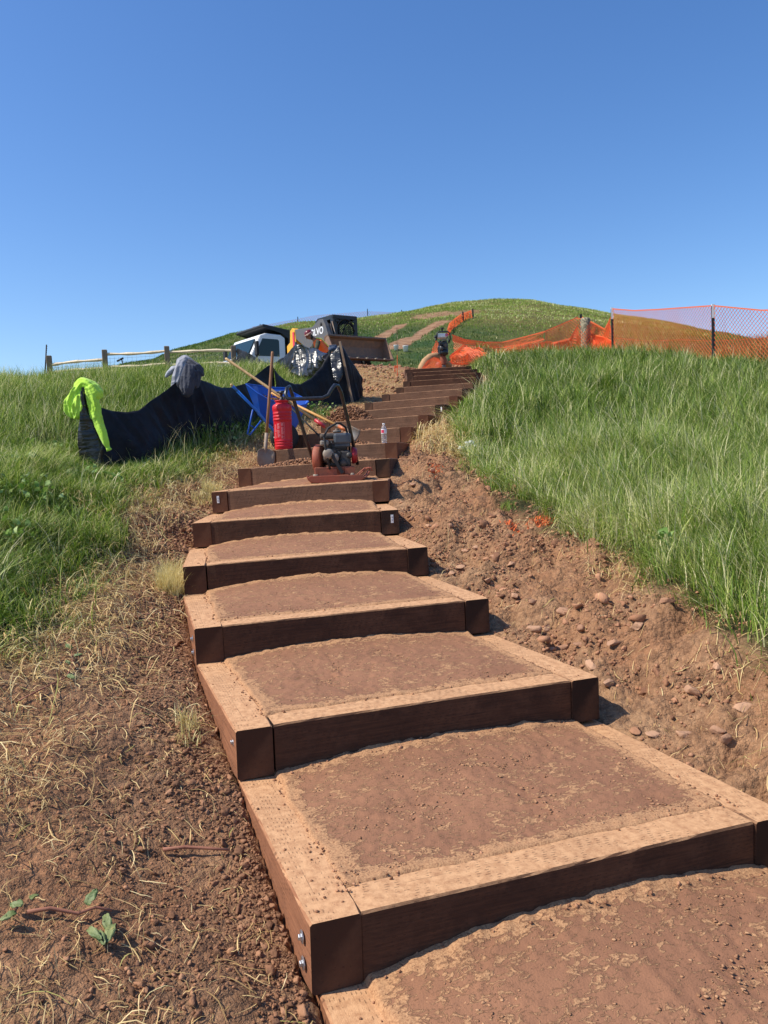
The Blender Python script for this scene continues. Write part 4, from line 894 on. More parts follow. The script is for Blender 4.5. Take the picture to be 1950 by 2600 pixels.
# ------------------------------------------------------------------ black silt fence
def sheet_mat(name, c, r0, r1, fold=.012, coat=0):
    m = NM(name, .4, 0, .6 if coat else .22); f = m.noise(2.2, 4, .5, stretch=(1, 1, 3.2 if coat else 1.2), dist=.8); g = m.noise(4 if coat else 7, 2 if coat else 4, .5, dist=1.2, stretch=(1, 1, 3 if coat else 1.5))
    m.col(m.mix(m.ramp(g, [(.4, 0), (.7, 1)]), c, tuple(x*1.8 for x in c))); m.rough(m.ramp(f, [(.35, r0), (.65, r1)])); m.bump(m.math('ADD', f, m.math('MULTIPLY', g, .5)), fold); return m.m
M_silt = sheet_mat('black_woven_sheet', (.007, .0075, .010), .5, .7, .012); M_poly = sheet_mat('shiny_black_plastic', (.010, .010, .012), .22, .42, .03, 1)
def cloth(name, top, bottom, mat, parent, nx=70, ny=22, seed=0, amp=.035, gath=None, org=Vector()):
    def interp(pl, t):
        d = [0]
        for a, b in zip(pl[:-1], pl[1:]): d.append(d[-1]+(Vector(b)-Vector(a)).length)
        d = [x/d[-1] for x in d]; P = np.array([tuple(q) for q in pl]); return np.stack([np.interp(t, d, P[:, i]) for i in range(3)], -1)
    t = np.linspace(0, 1, nx); T = interp(top, t); B = interp(bottom, t); s = np.linspace(0, 1, ny)
    V = T[None]*(1-s[:, None, None])+B[None]*s[:, None, None]
    tt, ss_ = np.meshgrid(t, s); ln = sum((Vector(b)-Vector(a)).length for a, b in zip(top[:-1], top[1:]))
    n = fbm(tt*ln*1.5+ss_*.8, ss_*.9+seed, seed, 3, .45)*amp*1.3+(.5-np.abs(fbm(tt*ln*4.5-ss_*1.8, ss_*.6, seed+3, 3)))*amp*1.1
    env = np.sin(math.pi*np.clip(ss_*1.0, 0, 1))**.5*.9+.15
    dv = np.gradient(T, axis=0); dn = np.stack([dv[:, 1], -dv[:, 0], 0*dv[:, 0]], -1); dn /= np.linalg.norm(dn, axis=1)[:, None]+1e-9
    V = V+(n*env)[..., None]*dn[None]+np.array([0, 0, 1.])*(fbm(tt*ln*3, ss_*2, seed+8, 3)*amp*.25*(1-ss_))[..., None]-np.array(org)
    o = mesh_np(name, V.reshape(-1, 3), grid_quads(nx, ny), None, mat, parent, None, True); md = o.modifiers.new('s', 'SOLIDIFY'); md.thickness = .003; return o
root = empty('silt_fence', at(217, 1190, 8.0), label='sagging black sediment fabric hung between stakes up the left slope', cat='fence'); og = root.location.copy()
def gr(px, py, D, dz=-.03):
    q = at(px, py, D); return Vector((q.x, q.y, g1(q.x, q.y)+dz))
A_ = at
def gx(q, dz=-.04): return Vector((q.x, q.y, g1(q.x, q.y)+dz))
T1 = [A_(214, 992, 8.0), A_(232, 1012, 8.05), A_(256, 1037, 8.15), A_(285, 1045, 8.3), A_(320, 1046, 8.5), A_(352, 1041, 8.7), A_(392, 1010, 9.0), A_(430, 985, 9.3), A_(458, 962, 9.55), A_(478, 935, 9.7)]
B1 = [gx(A_(256, 1198, 8.0)), gx(A_(285, 1190, 8.15)), gx(A_(340, 1170, 8.4)), gx(A_(400, 1150, 8.8)), gx(A_(450, 1130, 9.3)), gx(A_(500, 1120, 9.75))]
cloth('fabric_panel', T1, B1, M_silt, root, 90, 26, 3, .05, org=og)
T2 = [A_(478, 935, 9.7), A_(505, 964, 9.85), A_(530, 973, 10.1), A_(560, 984, 10.4), A_(591, 985, 10.8), A_(622, 974, 11.1), A_(655, 948, 11.5), A_(680, 930, 11.75), A_(689, 928, 11.8)]
B2 = [gx(A_(500, 1120, 9.75)), gx(A_(560, 1095, 10.2)), gx(A_(620, 1070, 10.8)), gx(A_(700, 1040, 11.8))]
cloth('fabric_panel', T2, B2, M_silt, root, 90, 24, 11, .05, org=og)
T3 = [A_(689, 928, 11.8), A_(705, 950, 12.0), A_(722, 966, 12.2), A_(745, 976, 12.5), A_(762, 976, 12.8), A_(790, 958, 13.2), A_(815, 930, 13.5), A_(834, 897, 13.7)]
B3 = [gx(A_(700, 1040, 11.8)), gx(A_(745, 1020, 12.3)), gx(A_(800, 1005, 13.0)), gx(A_(855, 985, 13.6))]
cloth('fabric_panel', T3, B3, M_silt, root, 90, 24, 17, .05, org=og)
T4 = [A_(834, 897, 13.7), A_(846, 900, 13.75), A_(855, 888, 13.8), A_(864, 872, 13.85), A_(872, 884, 13.9), A_(890, 915, 14.1), A_(905, 938, 14.3), A_(917, 957, 14.5)]
B4 = [gx(A_(853, 985, 13.6)), gx(A_(862, 984, 13.65)), gx(A_(885, 982, 13.8)), gx(A_(905, 975, 14.1)), gx(A_(919, 962, 14.5))]
cloth('fabric_panel', T4, B4, M_silt, root, 60, 20, 23, .06, org=og)
T5 = [A_(838, 900, 13.60), A_(848, 892, 13.58), A_(860, 876, 13.6)]; B5 = [A_(848, 968, 13.45), A_(860, 974, 13.42), A_(870, 955, 13.45)]
cloth('fabric_flap', T5, B5, M_poly, root, 18, 26, 29, .05, org=og)
# wrap around the lowest stake
mb = MB(); bpost = gx(A_(250, 1203, 7.90), -.1)-og; tp = A_(212, 984, 7.86)-og
mb.box(tuple((bpost+tp)/2), (.04, .04, (tp-bpost).length), (tp-bpost).to_track_quat('Z', 'Y').to_matrix()); mb.build('stake', M_black, root)
rings = []
for i in range(15):
    t = i/14; c_ = tp.lerp(bpost, .05+t*.92); ww = .035+.095*math.sin(min(1, t*1.25)*math.pi*.62)**1.4*(1-.35*t); rr = []
    for k_ in range(16):
        a_ = 2*math.pi*k_/16; f_ = 1+.28*math.sin(3*a_+t*5)+.12*math.sin(7*a_+t*9)
        rr.append(c_+Vector((math.cos(a_)*ww*f_-.03*t, math.sin(a_)*.07*f_, .01*math.sin(a_*3))))
    rings.append(rr)
mb = MB(); mb.loft(rings, True); mb.build('fabric_wrap', M_poly, root)
for (px, py, D, b_, c_) in ((478, 918, 9.72, (500, 1120), 0), (689, 927, 11.82, (700, 1040), 0), (837, 890, 13.66, (853, 980), 0)):
    q = A_(px, py, D); e_ = gx(A_(b_[0], b_[1], D+.05), -.15); mb = MB(); mb.box(tuple((q+e_)/2-og), (.04, .04, (q-e_).length), (q-e_).to_track_quat('Z', 'Y').to_matrix()); mb.build('stake', M_black, root)
q = A_(863, 867, 13.75); e_ = gx(A_(896, 974, 13.7), -.1); mb = MB(); mb.box(tuple((q+e_)/2-og), (.036, .036, (q-e_).length), (q-e_).to_track_quat('Z', 'Y').to_matrix()); o_ = mb.build('stake', M_post, root); tag(o_, 'pale wooden leaning stake')
# upper run of shiny plastic between the rail fence and the corner stake
root = empty('silt_fence', at(760, 960, 15.5), label='shiny wrinkled black plastic sheet strung from the rail fence to the corner stake', cat='fence'); og = root.location.copy()
T = [A_(752, 872, 15.8), A_(770, 877, 15.5), A_(800, 886, 15.0), A_(822, 893, 14.6), A_(834, 897, 14.3)]; B = [A_(736, 944, 15.8), A_(760, 956, 15.5), A_(785, 958, 15.1), A_(810, 950, 14.7), A_(828, 930, 14.35)]
cloth('plastic_panel', T, B, M_poly, root, 70, 34, 31, .11, org=og)
T = [A_(603, 885, 26.8), A_(625, 893, 25), A_(650, 907, 23), A_(672, 919, 21.5), A_(690, 923, 20.3), A_(710, 916, 19), A_(730, 899, 17.5), A_(744, 880, 16.4), A_(752, 872, 15.8)]
B = [A_(602, 930, 26.8), A_(640, 938, 24), A_(680, 945, 21), A_(710, 942, 19), A_(740, 948, 15.9)]
cloth('plastic_panel', T, B, M_silt, root, 90, 18, 37, .09, org=og)
q = A_(751, 868, 15.8); e_ = gx(A_(738, 950, 15.8), -.1); mb = MB(); mb.tube([q-og, e_-og], .02, 8); mb.build('stake', M_black, root)
# ------------------------------------------------------------------ jackets
def fabric_mat(name, c, c2): 
    m = NM(name, .85, 0, .2); f = m.noise(5, 4, .5, dist=.8); m.col(m.mix(m.ramp(f, [(.35, 0), (.65, 1)]), c, c2)); m.bump(m.math('ADD', f, m.math('MULTIPLY', m.noise(30, 3), .25)), .03); m.b.inputs['Sheen Weight'].default_value = .2; return m.m
def limb(mb, pts, rs, n=32, fold=.16, seed=0):
    rings = []; pts = [Vector(p) for p in pts]
    fine = []; fr = []
    for i in range(len(pts)-1):
        for t in (0, .33, .66): fine.append(pts[i].lerp(pts[i+1], t)); fr.append([rs[i][j]*(1-t)+rs[i+1][j]*t for j in (0, 1)])
    fine.append(pts[-1]); fr.append(list(rs[-1]))
    for i, (c_, r_) in enumerate(zip(fine, fr)):
        tn = (fine[min(i+1, len(fine)-1)]-fine[max(0, i-1)]).normalized(); s_ = tn.cross(Vector((0, 1, 0))).normalized(); f_ = s_.cross(tn)
        rr = []
        for k_ in range(n):
            a_ = 2*math.pi*k_/n; w_ = 1+fold*math.sin(4*a_+i*.5+seed)*.9+fold*.8*math.sin(9*a_-i*.6+seed*2)+fold*.5*math.sin(13*a_+i*1.3+seed)
            rr.append(c_+s_*math.cos(a_)*r_[0]*w_+f_*math.sin(a_)*r_[1]*w_)
        rings.append(rr)
    mb.loft(rings, True)
root = empty('lime_jacket', at(215, 1000, 7.9), label='lime yellow-green hooded sweatshirt hung over the lowest black stake', cat='jacket'); og = root.location.copy()
def J(px, py, D): return at(px, py, D)-og
mb = MB()
limb(mb, [J(196, 992, 7.97), J(202, 980, 7.95), J(214, 972, 7.95), J(228, 978, 7.92), J(243, 990, 7.9), J(256, 1003, 7.88)], [(.025, .06), (.045, .09), (.052, .10), (.055, .10), (.045, .08), (.02, .05)], fold=.10, seed=1)
limb(mb, [J(206, 984, 7.9), J(194, 1000, 7.86), J(185, 1022, 7.86), J(182, 1045, 7.87), J(184, 1062, 7.88)], [(.04, .06), (.06, .06), (.072, .05), (.07, .04), (.02, .02)], fold=.2, seed=2)
limb(mb, [J(204, 1005, 7.84), J(202, 1030, 7.83), J(198, 1052, 7.85), J(192, 1062, 7.87)], [(.035, .05), (.06, .06), (.06, .05), (.02, .03)], fold=.18, seed=3)
limb(mb, [J(226, 985, 7.85), J(234, 1010, 7.83), J(242, 1045, 7.82), J(246, 1062, 7.82)], [(.04, .05), (.05, .045), (.052, .045), (.048, .04)], fold=.18, seed=4)
limb(mb, [J(244, 1050, 7.82), J(252, 1078, 7.82), J(262, 1105, 7.8), J(270, 1126, 7.8), J(274, 1136, 7.8), J(278, 1144, 7.8)], [(.048, .04), (.045, .036), (.04, .032), (.033, .03), (.02, .02), (.028, .024)], fold=.12, seed=5)
limb(mb, [J(236, 982, 7.88), J(250, 1000, 7.87), J(256, 1012, 7.88)], [(.05, .08), (.05, .07), (.025, .04)], fold=.1, seed=6)
mb.build('garment', fabric_mat('lime_fleece', srgb(176, 222, 62), srgb(196, 236, 92)), root, remesh=.008, smoothit=1)
root = empty('grey_jacket', at(478, 940, 9.65), label='grey and charcoal jacket draped over the second black stake', cat='jacket'); og = root.location.copy()
mb = MB()
limb(mb, [J(452, 940, 9.6), J(460, 922, 9.6), J(472, 917, 9.62), J(482, 922, 9.62)], [(.03, .06), (.06, .1), (.07, .12), (.06, .1)], fold=.08, seed=1)
limb(mb, [J(470, 918, 9.58), J(462, 935, 9.52), J(452, 960, 9.5), J(442, 985, 9.5)], [(.06, .06), (.085, .06), (.07, .05), (.04, .03)], fold=.12, seed=2)
mb.build('lining', fabric_mat('light_grey_jersey', srgb(142, 142, 150), srgb(164, 164, 172)), root, remesh=.009, smoothit=1)
mb = MB()
limb(mb, [J(472, 916, 9.62), J(486, 924, 9.56), J(498, 937, 9.55), J(510, 948, 9.56), J(518, 954, 9.58)], [(.03, .07), (.055, .07), (.075, .06), (.05, .05), (.008, .02)], fold=.14, seed=3)
limb(mb, [J(482, 930, 9.5), J(478, 960, 9.44), J(474, 985, 9.44), J(476, 1002, 9.46), J(478, 1008, 9.47)], [(.06, .07), (.085, .06), (.08, .055), (.06, .04), (.02, .02)], fold=.12, seed=4)
limb(mb, [J(494, 945, 9.52), J(496, 968, 9.5), J(500, 985, 9.52)], [(.07, .07), (.06, .05), (.02, .03)], fold=.14, seed=5)
mb.build('shell', fabric_mat('charcoal_jersey', srgb(58, 60, 70), srgb(74, 76, 88)), root, remesh=.009, smoothit=1)
mb = MB(); limb(mb, [J(462, 928, 9.7), J(440, 938, 9.7), J(426, 950, 9.68), J(420, 959, 9.68)], [(.02, .03), (.04, .04), (.03, .03), (.015, .02)], fold=.1, seed=6); mb.build('cuff', fabric_mat('white_cuff', srgb(190, 192, 196), srgb(150, 152, 160)), root, remesh=.012, smoothit=2)
# ------------------------------------------------------------------ split rail fence
root = empty('split_rail_fence', at(265, 950, 27), label='weathered split rail fence on the left skyline with four posts', cat='fence'); og = root.location.copy()
posts = [(124, 903, 27.4), (265, 888, 27.2), (423, 879, 27), (592, 878, 26.8)]; tops = []
M_wire = plain('fence_wire', (.25, .25, .24), .5, .6)
for px, py, D in posts:
    q = at(px, py, D); tops.append(q); mb = MB(); h_ = 1.25
    mb.box((q.x-og.x, q.y-og.y, q.z-og.z-h_/2), (.17, .15, h_), (0, 0, .2), bev=.02); mb.build('post', M_post, root)
for i in range(3):
    for off, rr in ((.17, .05), (.60, .055)):
        a, b = tops[i], tops[i+1]; P = []
        if i == 0 and off < .5: oa, ob = .33, .30
        else: oa = ob = off+.03*i*0
        if off > .5: oa = ob = .60
        for t in np.linspace(0, 1, 9): q = a.lerp(b, t); P.append((q.x-og.x, q.y-og.y+.03*math.sin(t*7+i), q.z-og.z-(oa*(1-t)+ob*t)+.025*math.sin(t*5+i*2)))
        mb = MB(); mb.tube(P, [rr*(1+.25*math.sin(j*2.1+i)) for j in range(9)], 6, smooth=False); mb.build('rail', M_rail, root)
    V = []; a, b = tops[i], tops[i+1]; mb = MB()
    for j in range(1, 14):
        q = a.lerp(b, j/14); mb.tube([(q.x-og.x, q.y-og.y+.07, q.z-og.z-.25), (q.x-og.x, q.y-og.y+.07, q.z-og.z-1.0)], .003, 4)
    for k_ in range(6): mb.tube([tuple(a-og+Vector((0, .07, -.3-k_*.12))), tuple(b-og+Vector((0, .07, -.3-k_*.12)))], .003, 4)
    mb.build('wire_mesh', M_wire, root)
mb = MB(); a, b = at(118, 875, 27.5), at(112, 945, 27.5); og2 = b; mb.tube([a-og2, Vector((0, 0, -.3))], .022, 6)
for i in range(14): q = (a-og2)*(i/14); mb.box(tuple(q+Vector((.02, 0, 0))), (.03, .02, .02))
o = mb.build('steel_stake', M_blackm); o.location = og2; tag(o, 'dark leaning steel stake at the left end of the rail fence', 'stake')
mb = MB(); a, b = at(309, 912, 29), at(316, 945, 29); mb.tube([b-b, a-b], .022, 6); mb.tube([at(297, 917, 29)-b, at(313, 909, 29)-b], .035, 8); o = mb.build('probe_handle', M_black); o.location = b; tag(o, 'black T-shaped tool handle poking up behind the rail fence', 'tool')
# ------------------------------------------------------------------ truck
M_glass = NM('tinted_glass', .12, 0, .35).col((.012, .03, .034)).m; M_chrome = plain('chrome', (.7, .72, .74), .15, 1, .05)
M_tyre = plain('tyre_rubber', (.02, .02, .02), .85)
th = math.atan2(-.61, -.79); tp_ = at(668, 925, 33)
root = empty('dump_truck', (tp_.x+.36, tp_.y, 2.85), (0, 0, th), 'white-cabbed dump truck with black body parked behind the rail fence', 'truck')
mb = MB(); mb.prism([(-.05, .85), (-.05, 2.38), (.15, 2.5), (.85, 2.52), (1.12, 2.42), (1.22, 2.25), (1.55, 1.62), (1.55, .85)], -1.08, 1.08); cab = mb.build('cab', M_white, root, bev=.05)
mb = MB(); mb.prism([(1.54, .75), (1.54, 1.60), (2.0, 1.53), (2.75, 1.30), (2.9, 1.12), (2.9, .65)], -.92, .92); mb.build('hood', M_white, root, bev=.07)
mb = MB(); mb.prism([(1.235, 2.28), (1.575, 1.65), (1.60, 1.66), (1.262, 2.29)], -.93, .93); ws = mb.build('windscreen', M_glass, root)
for s in (-1, 1):
    mb = MB(); mb.prism([(.25, 1.62), (.25, 2.25), (.32, 2.3), (1.0, 2.3), (1.30, 1.74), (1.3, 1.6)], s*1.082, s*1.095); mb.build('side_window', M_glass, root)
    mb = MB(); mb.prism([(.05, .95), (.05, 2.36), (.12, 2.42), (1.06, 2.42), (1.5, 1.62), (1.5, .95)], s*1.079, s*1.088)
    dr_ = mb.build('door', M_white, root, bev=.003); mb = MB(); mb.box((.18, s*1.10, 1.48), (.16, .02, .04)); mb.build('door_handle', M_blackm, dr_)
    mb = MB(); mb.box((1.42, s*1.35, 1.85), (.12, .2, .55), bev=.03); mb.tube([(1.35, s*1.1, 1.5), (1.40, s*1.3, 1.5), (1.42, s*1.33, 1.62)], .035, 6); mb.build('mirror', M_blackm, root)
    mb = MB(); mb.prism([(1.6, .7), (1.6, 1.15), (1.75, 1.32), (2.35, 1.3), (2.55, 1.1), (2.55, .7), (2.42, .7), (2.38, .95), (2.2, 1.1), (1.95, 1.1), (1.75, .95), (1.72, .7)], s*.9, s*1.12); mb.build('fender', M_white, root, bev=.02)
    mb = MB(); mb.box((2.93, s*.72, 1.0), (.08, .22, .2), bev=.03); mb.build('headlight', M_chrome, root)
for x in (2.08, -2.6):
    for s in (-1, 1):
        mb = MB(); M0 = Matrix.Translation((x, s*.95, .48))@Euler((R(90), 0, 0)).to_matrix().to_4x4(); mb.lathe([(.28, -.13), (.46, -.13), (.5, -.08), (.5, .08), (.46, .13), (.28, .13)], 28, M0); wh = mb.build('wheel', M_tyre, root); mb = MB(); mb.lathe([(.05, -.06), (.28, -.1), (.28, .1), (.05, .06)], 18, M0); mb.build('rim', M_steel, wh)
mb = MB(); mb.box((2.95, 0, .95), (.05, 1.0, .42), bev=.02)
gm = mb.build('grille', plain('blue_grey_grille', (.32, .42, .62), .3), root); mb = MB()
for i in range(12): mb.box((2.985, -.42+i*.076, .95), (.02, .02, .34))
mb.tube([(2.99, -.45, 1.12), (2.99, 0, .86), (2.99, .45, 1.12)], .02, 6); mb.build('grille_bars', M_chrome, gm)
mb = MB(); mb.box((2.98, 0, .58), (.12, 2.0, .24), bev=.03); mb.build('bumper', M_white, root)
mb = MB(); mb.box((-.9, 0, .72), (4.4, .9, .22)); mb.build('chassis', M_blackm, root)
mb = MB(); mb.box((-1.9, 0, 1.05), (3.4, 2.2, .08)); mb.box((-1.9, 1.1, 1.6), (3.4, .06, 1.1)); mb.box((-1.9, -1.1, 1.6), (3.4, .06, 1.1)); mb.box((-.22, 0, 1.85), (.07, 2.2, 1.6)); mb.box((-3.6, 0, 1.5), (.06, 2.2, .9))
mb.prism([(-.26, 2.62), (-.26, 2.70), (.95, 2.86), (.98, 2.80), (.95, 2.74)], -1.12, 1.12)
for s in (-1, 1): mb.prism([(-.26, 2.3), (-.26, 2.66), (.9, 2.8), (.9, 2.74), (.1, 2.55)], s*1.09-.02, s*1.09+.02)
mb.build('dump_body', plain('satin_black', (.012, .012, .014), .5), root)
# small door lettering (unreadable at this distance: one bold capital and two short words)
def text_mesh(s, size, mat, name, parent, loc, rot, ext=.004, bold=0):
    cu = bpy.data.curves.new(name, 'FONT'); cu.body = s; cu.size = size; cu.extrude = ext; cu.align_x = 'CENTER'; cu.align_y = 'CENTER'; cu.offset = bold
    to = bpy.data.objects.new('tmp', cu); C.objects.link(to); bpy.context.view_layer.update()
    me = bpy.data.meshes.new_from_object(to); bpy.data.objects.remove(to); me.materials.append(mat); o = bpy.data.objects.new(name, me); C.objects.link(o); o.parent = parent; o.location = loc; o.rotation_euler = rot; return o
text_mesh('W', .20, plain('navy_print', (.02, .05, .15), .5), 'lettering', root, (.98, 1.10, 1.27), (R(90), 0, R(180)), bold=.006)
mb = MB(); mb.box((1.36, 0, 1.70), (.2, .5, .05)); mb.build('dash_papers', M_whitep, root)
# ------------------------------------------------------------------ skid steer loader
M_yelp = dusty('yellow_machine_paint', (.85, .42, .02), srgb(180, 140, 90), .3, .4); M_grey = dusty('dark_grey_machine_paint', (.10, .10, .105), srgb(130, 115, 100), .35, .4); M_rust = dusty('muddy_bucket_steel', (.20, .13, .095), srgb(165, 125, 95), .7, .7)
th = math.atan2(-.83, .56); fwv = Vector((math.cos(th), math.sin(th), 0)); pm = at(872, 935, 27.3)
root = empty('skid_steer_loader', (pm.x-.22, pm.y, g1(pm.x, pm.y)-.12), (0, 0, th), 'grey and yellow skid steer loader with wide muddy bucket on the mound', 'loader'); root.scale = (.9, .9, .9)
for x in (-.62, .58):
    for s in (-1, 1):
        mb = MB(); M0 = Matrix.Translation((x, s*.78, .42))@Euler((R(90), 0, 0)).to_matrix().to_4x4(); mb.lathe([(.22, -.14), (.38, -.14), (.42, -.1), (.42, .1), (.38, .14), (.22, .14)], 26, M0)
        for i in range(18): a_ = i*math.pi/9; mb.box((x+.42*math.cos(a_), s*.78, .42+.42*math.sin(a_)), (.05, .26, .04), (0, -a_+math.pi/2, 0))
        wh = mb.build('wheel', M_tyre, root); mb = MB(); mb.lathe([(.04, -.1), (.22, -.12), (.22, .12), (.04, .1)], 16, M0); mb.build('rim', M_yelp, wh)
mb = MB(); mb.prism([(-1.25, .35), (-1.3, 1.0), (-.9, 1.2), (-.3, 1.15), (.75, .75), (.85, .35)], -.6, .6); mb.build('body', M_grey, root, bev=.03)
mb = MB(); mb.prism([(-2.0, .55), (-2.05, 1.2), (-1.6, 1.35), (-.8, 1.25), (-.8, .55)], -.66, .66); mb.build('engine_cover', M_yelp, root, bev=.05)
# arm tower and single-side loader arm (on the machine's right)
mb = MB(); mb.prism([(-2.25, .7), (-2.25, 1.45), (-1.98, 1.55), (-1.92, 2.0), (-1.72, 2.08), (-1.55, 1.98), (-1.45, 1.3), (-1.2, .7)], -.93, -.68); tw = mb.build('arm_tower', M_yelp, root, bev=.03)
mb = MB(); mb.box((-1.62, -.945, 1.62), (.13, .02, .55)); mb.build('red_reflector', plain('red_lens', (.75, .02, .03), .25), tw)
mb = MB(); mb.prism([(-1.70, 1.72), (-1.68, 2.0), (-.2, 1.86), (.35, 2.05), (.62, 2.02), (.80, 1.75), (1.15, 1.0), (1.30, .5), (1.12, .42), (.9, .8), (.55, 1.25), (.2, 1.3), (-.5, 1.1), (-.95, 1.3)], -.90, -.74); arm = mb.build('loader_arm', M_grey, root, bev=.015)
text_mesh('VOLVO', .36, plain('white_lettering', (.82, .82, .82), .4), 'lettering', arm, (.05, -.906, 1.62), (R(90), 0, 0), bold=.008)
mb = MB(); mb.lathe([(.01, 0), (.07, 0), (.07, .012), (.01, .012)], 18, Matrix.Translation((.5, -.905, 1.86))@Euler((R(90), 0, 0)).to_matrix().to_4x4()); mb.build('arm_pin', M_blackm, arm)
mb = MB(); mb.tube([(.45, .0, 1.0), (.72, -.2, 1.55)], .035, 8); mb.tube([(.62, -.62, 1.85), (.95, -.62, 1.0)], .05, 8); mb.tube([(.70, -.55, 1.95), (1.02, -.5, 1.0)], .022, 8); mb.build('lift_cylinder', M_steel, root)
# cab: rounded rear window side, flat roof, screened sides
mb = MB(); mb.prism([(-.62, 1.15), (-.68, 1.85), (-.6, 2.12), (-.4, 2.24), (.72, 2.20), (.72, 2.14), (-.36, 2.16), (-.52, 2.06), (-.58, 1.85), (-.52, 1.15)], -.52, .52)
for s in (-1, 1):
    mb.box((.68, s*.50, 1.5), (.07, .05, 1.3)); mb.box((-.55, s*.5, 1.55), (.07, .05, 1.1)); mb.box((.08, s*.5, 1.08), (1.3, .05, .12)); mb.box((.08, s*.5, 2.12), (1.3, .05, .12))
mb.box((.60, -.512, 1.95), (.14, .02, .34)); mb.box((.60, .512, 1.95), (.14, .02, .34)); mb.build('cab_frame', plain('black_cab_paint', (.015, .015, .017), .4), root)
mb = MB(); mb.prism([(-.60, 1.3), (-.64, 1.84), (-.52, 2.06), (-.38, 2.13), (-.2, 2.13), (-.2, 1.3)], -.50, -.48); mb.build('rear_glass', M_glass, root)
mb = MB(); mb.box((-.1, 0, 2.235), (.9, .9, .03), bev=.01); mb.build('roof_panel', M_cream, root)
for sx in (.52, -.52):
    mb = MB()
    for i in range(-7, 8):
        for sg in (1, -1):
            pts_ = [(t_, 1.62+sg*(t_-.08)+i*.085) for t_ in np.linspace(-.32, .48, 9)]; pts_ = [q for q in pts_ if ((q[0]-.08)/.4)**2+((q[1]-1.62)/.42)**2 < 1]
            if len(pts_) > 1: mb.tube([(q[0], sx, q[1]) for q in (pts_[0], pts_[-1])], .008, 4)
    mb.tube([(.08+.4*math.cos(a_), sx, 1.62+.42*math.sin(a_)) for a_ in np.linspace(0, 2*math.pi, 25)], .03, 6); mb.build('side_screen', M_black, root)
# front screen facing the bucket
mb = MB()
for i in range(-8, 9):
    for sg in (1, -1):
        pts_ = [(t_, 1.62+sg*t_+i*.09) for t_ in np.linspace(-.4, .4, 13)]; pts_ = [q for q in pts_ if (q[0]/.38)**2+((q[1]-1.62)/.44)**2 < 1]
        if len(pts_) > 1: mb.tube([(.73, q[0], q[1]) for q in (pts_[0], pts_[-1])], .013, 4)
mb.tube([(.73, .39*math.cos(a_), 1.62+.45*math.sin(a_)) for a_ in np.linspace(0, 2*math.pi, 25)], .03, 6); mb.box((.73, 0, 2.12), (.04, 1.04, .12)); mb.box((.73, .45, 1.6), (.04, .14, 1.0)); mb.box((.73, -.45, 1.6), (.04, .14, 1.0))
for s in (-.36, .36): mb.box((.76, s, 1.98), (.05, .13, .07))
mb.build('front_screen', M_black, root)
mb = MB(); hw = 1.25; bk = [(1.45, .50), (1.30, .62), (1.26, .95), (1.34, 1.22), (1.44, 1.24)]
sh = [(2.02, .42), (1.45, .44), (1.26, .60), (1.20, .95), (1.30, 1.26), (1.52, 1.30), (1.50, 1.24), (1.37, 1.20), (1.27, .95), (1.32, .63), (1.47, .49), (2.02, .46)]
mb.prism(sh, -hw, hw); bu = mb.build('bucket', M_rust, root)
for s in (-1, 1): mb = MB(); mb.prism([(2.04, .41), (1.45, .43), (1.25, .60), (1.19, .95), (1.29, 1.27), (1.53, 1.31)], s*hw-(.03 if s > 0 else 0), s*hw+(.03 if s < 0 else 0)); mb.build('side_plate', M_rust, bu)
mb = MB(); mb.box((1.51, 0, 1.29), (.10, 2*hw+.02, .05))
for i in range(4): mb.box((1.565, -.85+i*.57, 1.28), (.012, .28, .05))
mb.build('lip', M_steel, bu)
mb = MB()
for i in range(6): mb.box((2.06, -hw+.12+i*.39, .445), (.13, .07, .045), bev=.008)
mb.build('teeth', M_cream, bu)
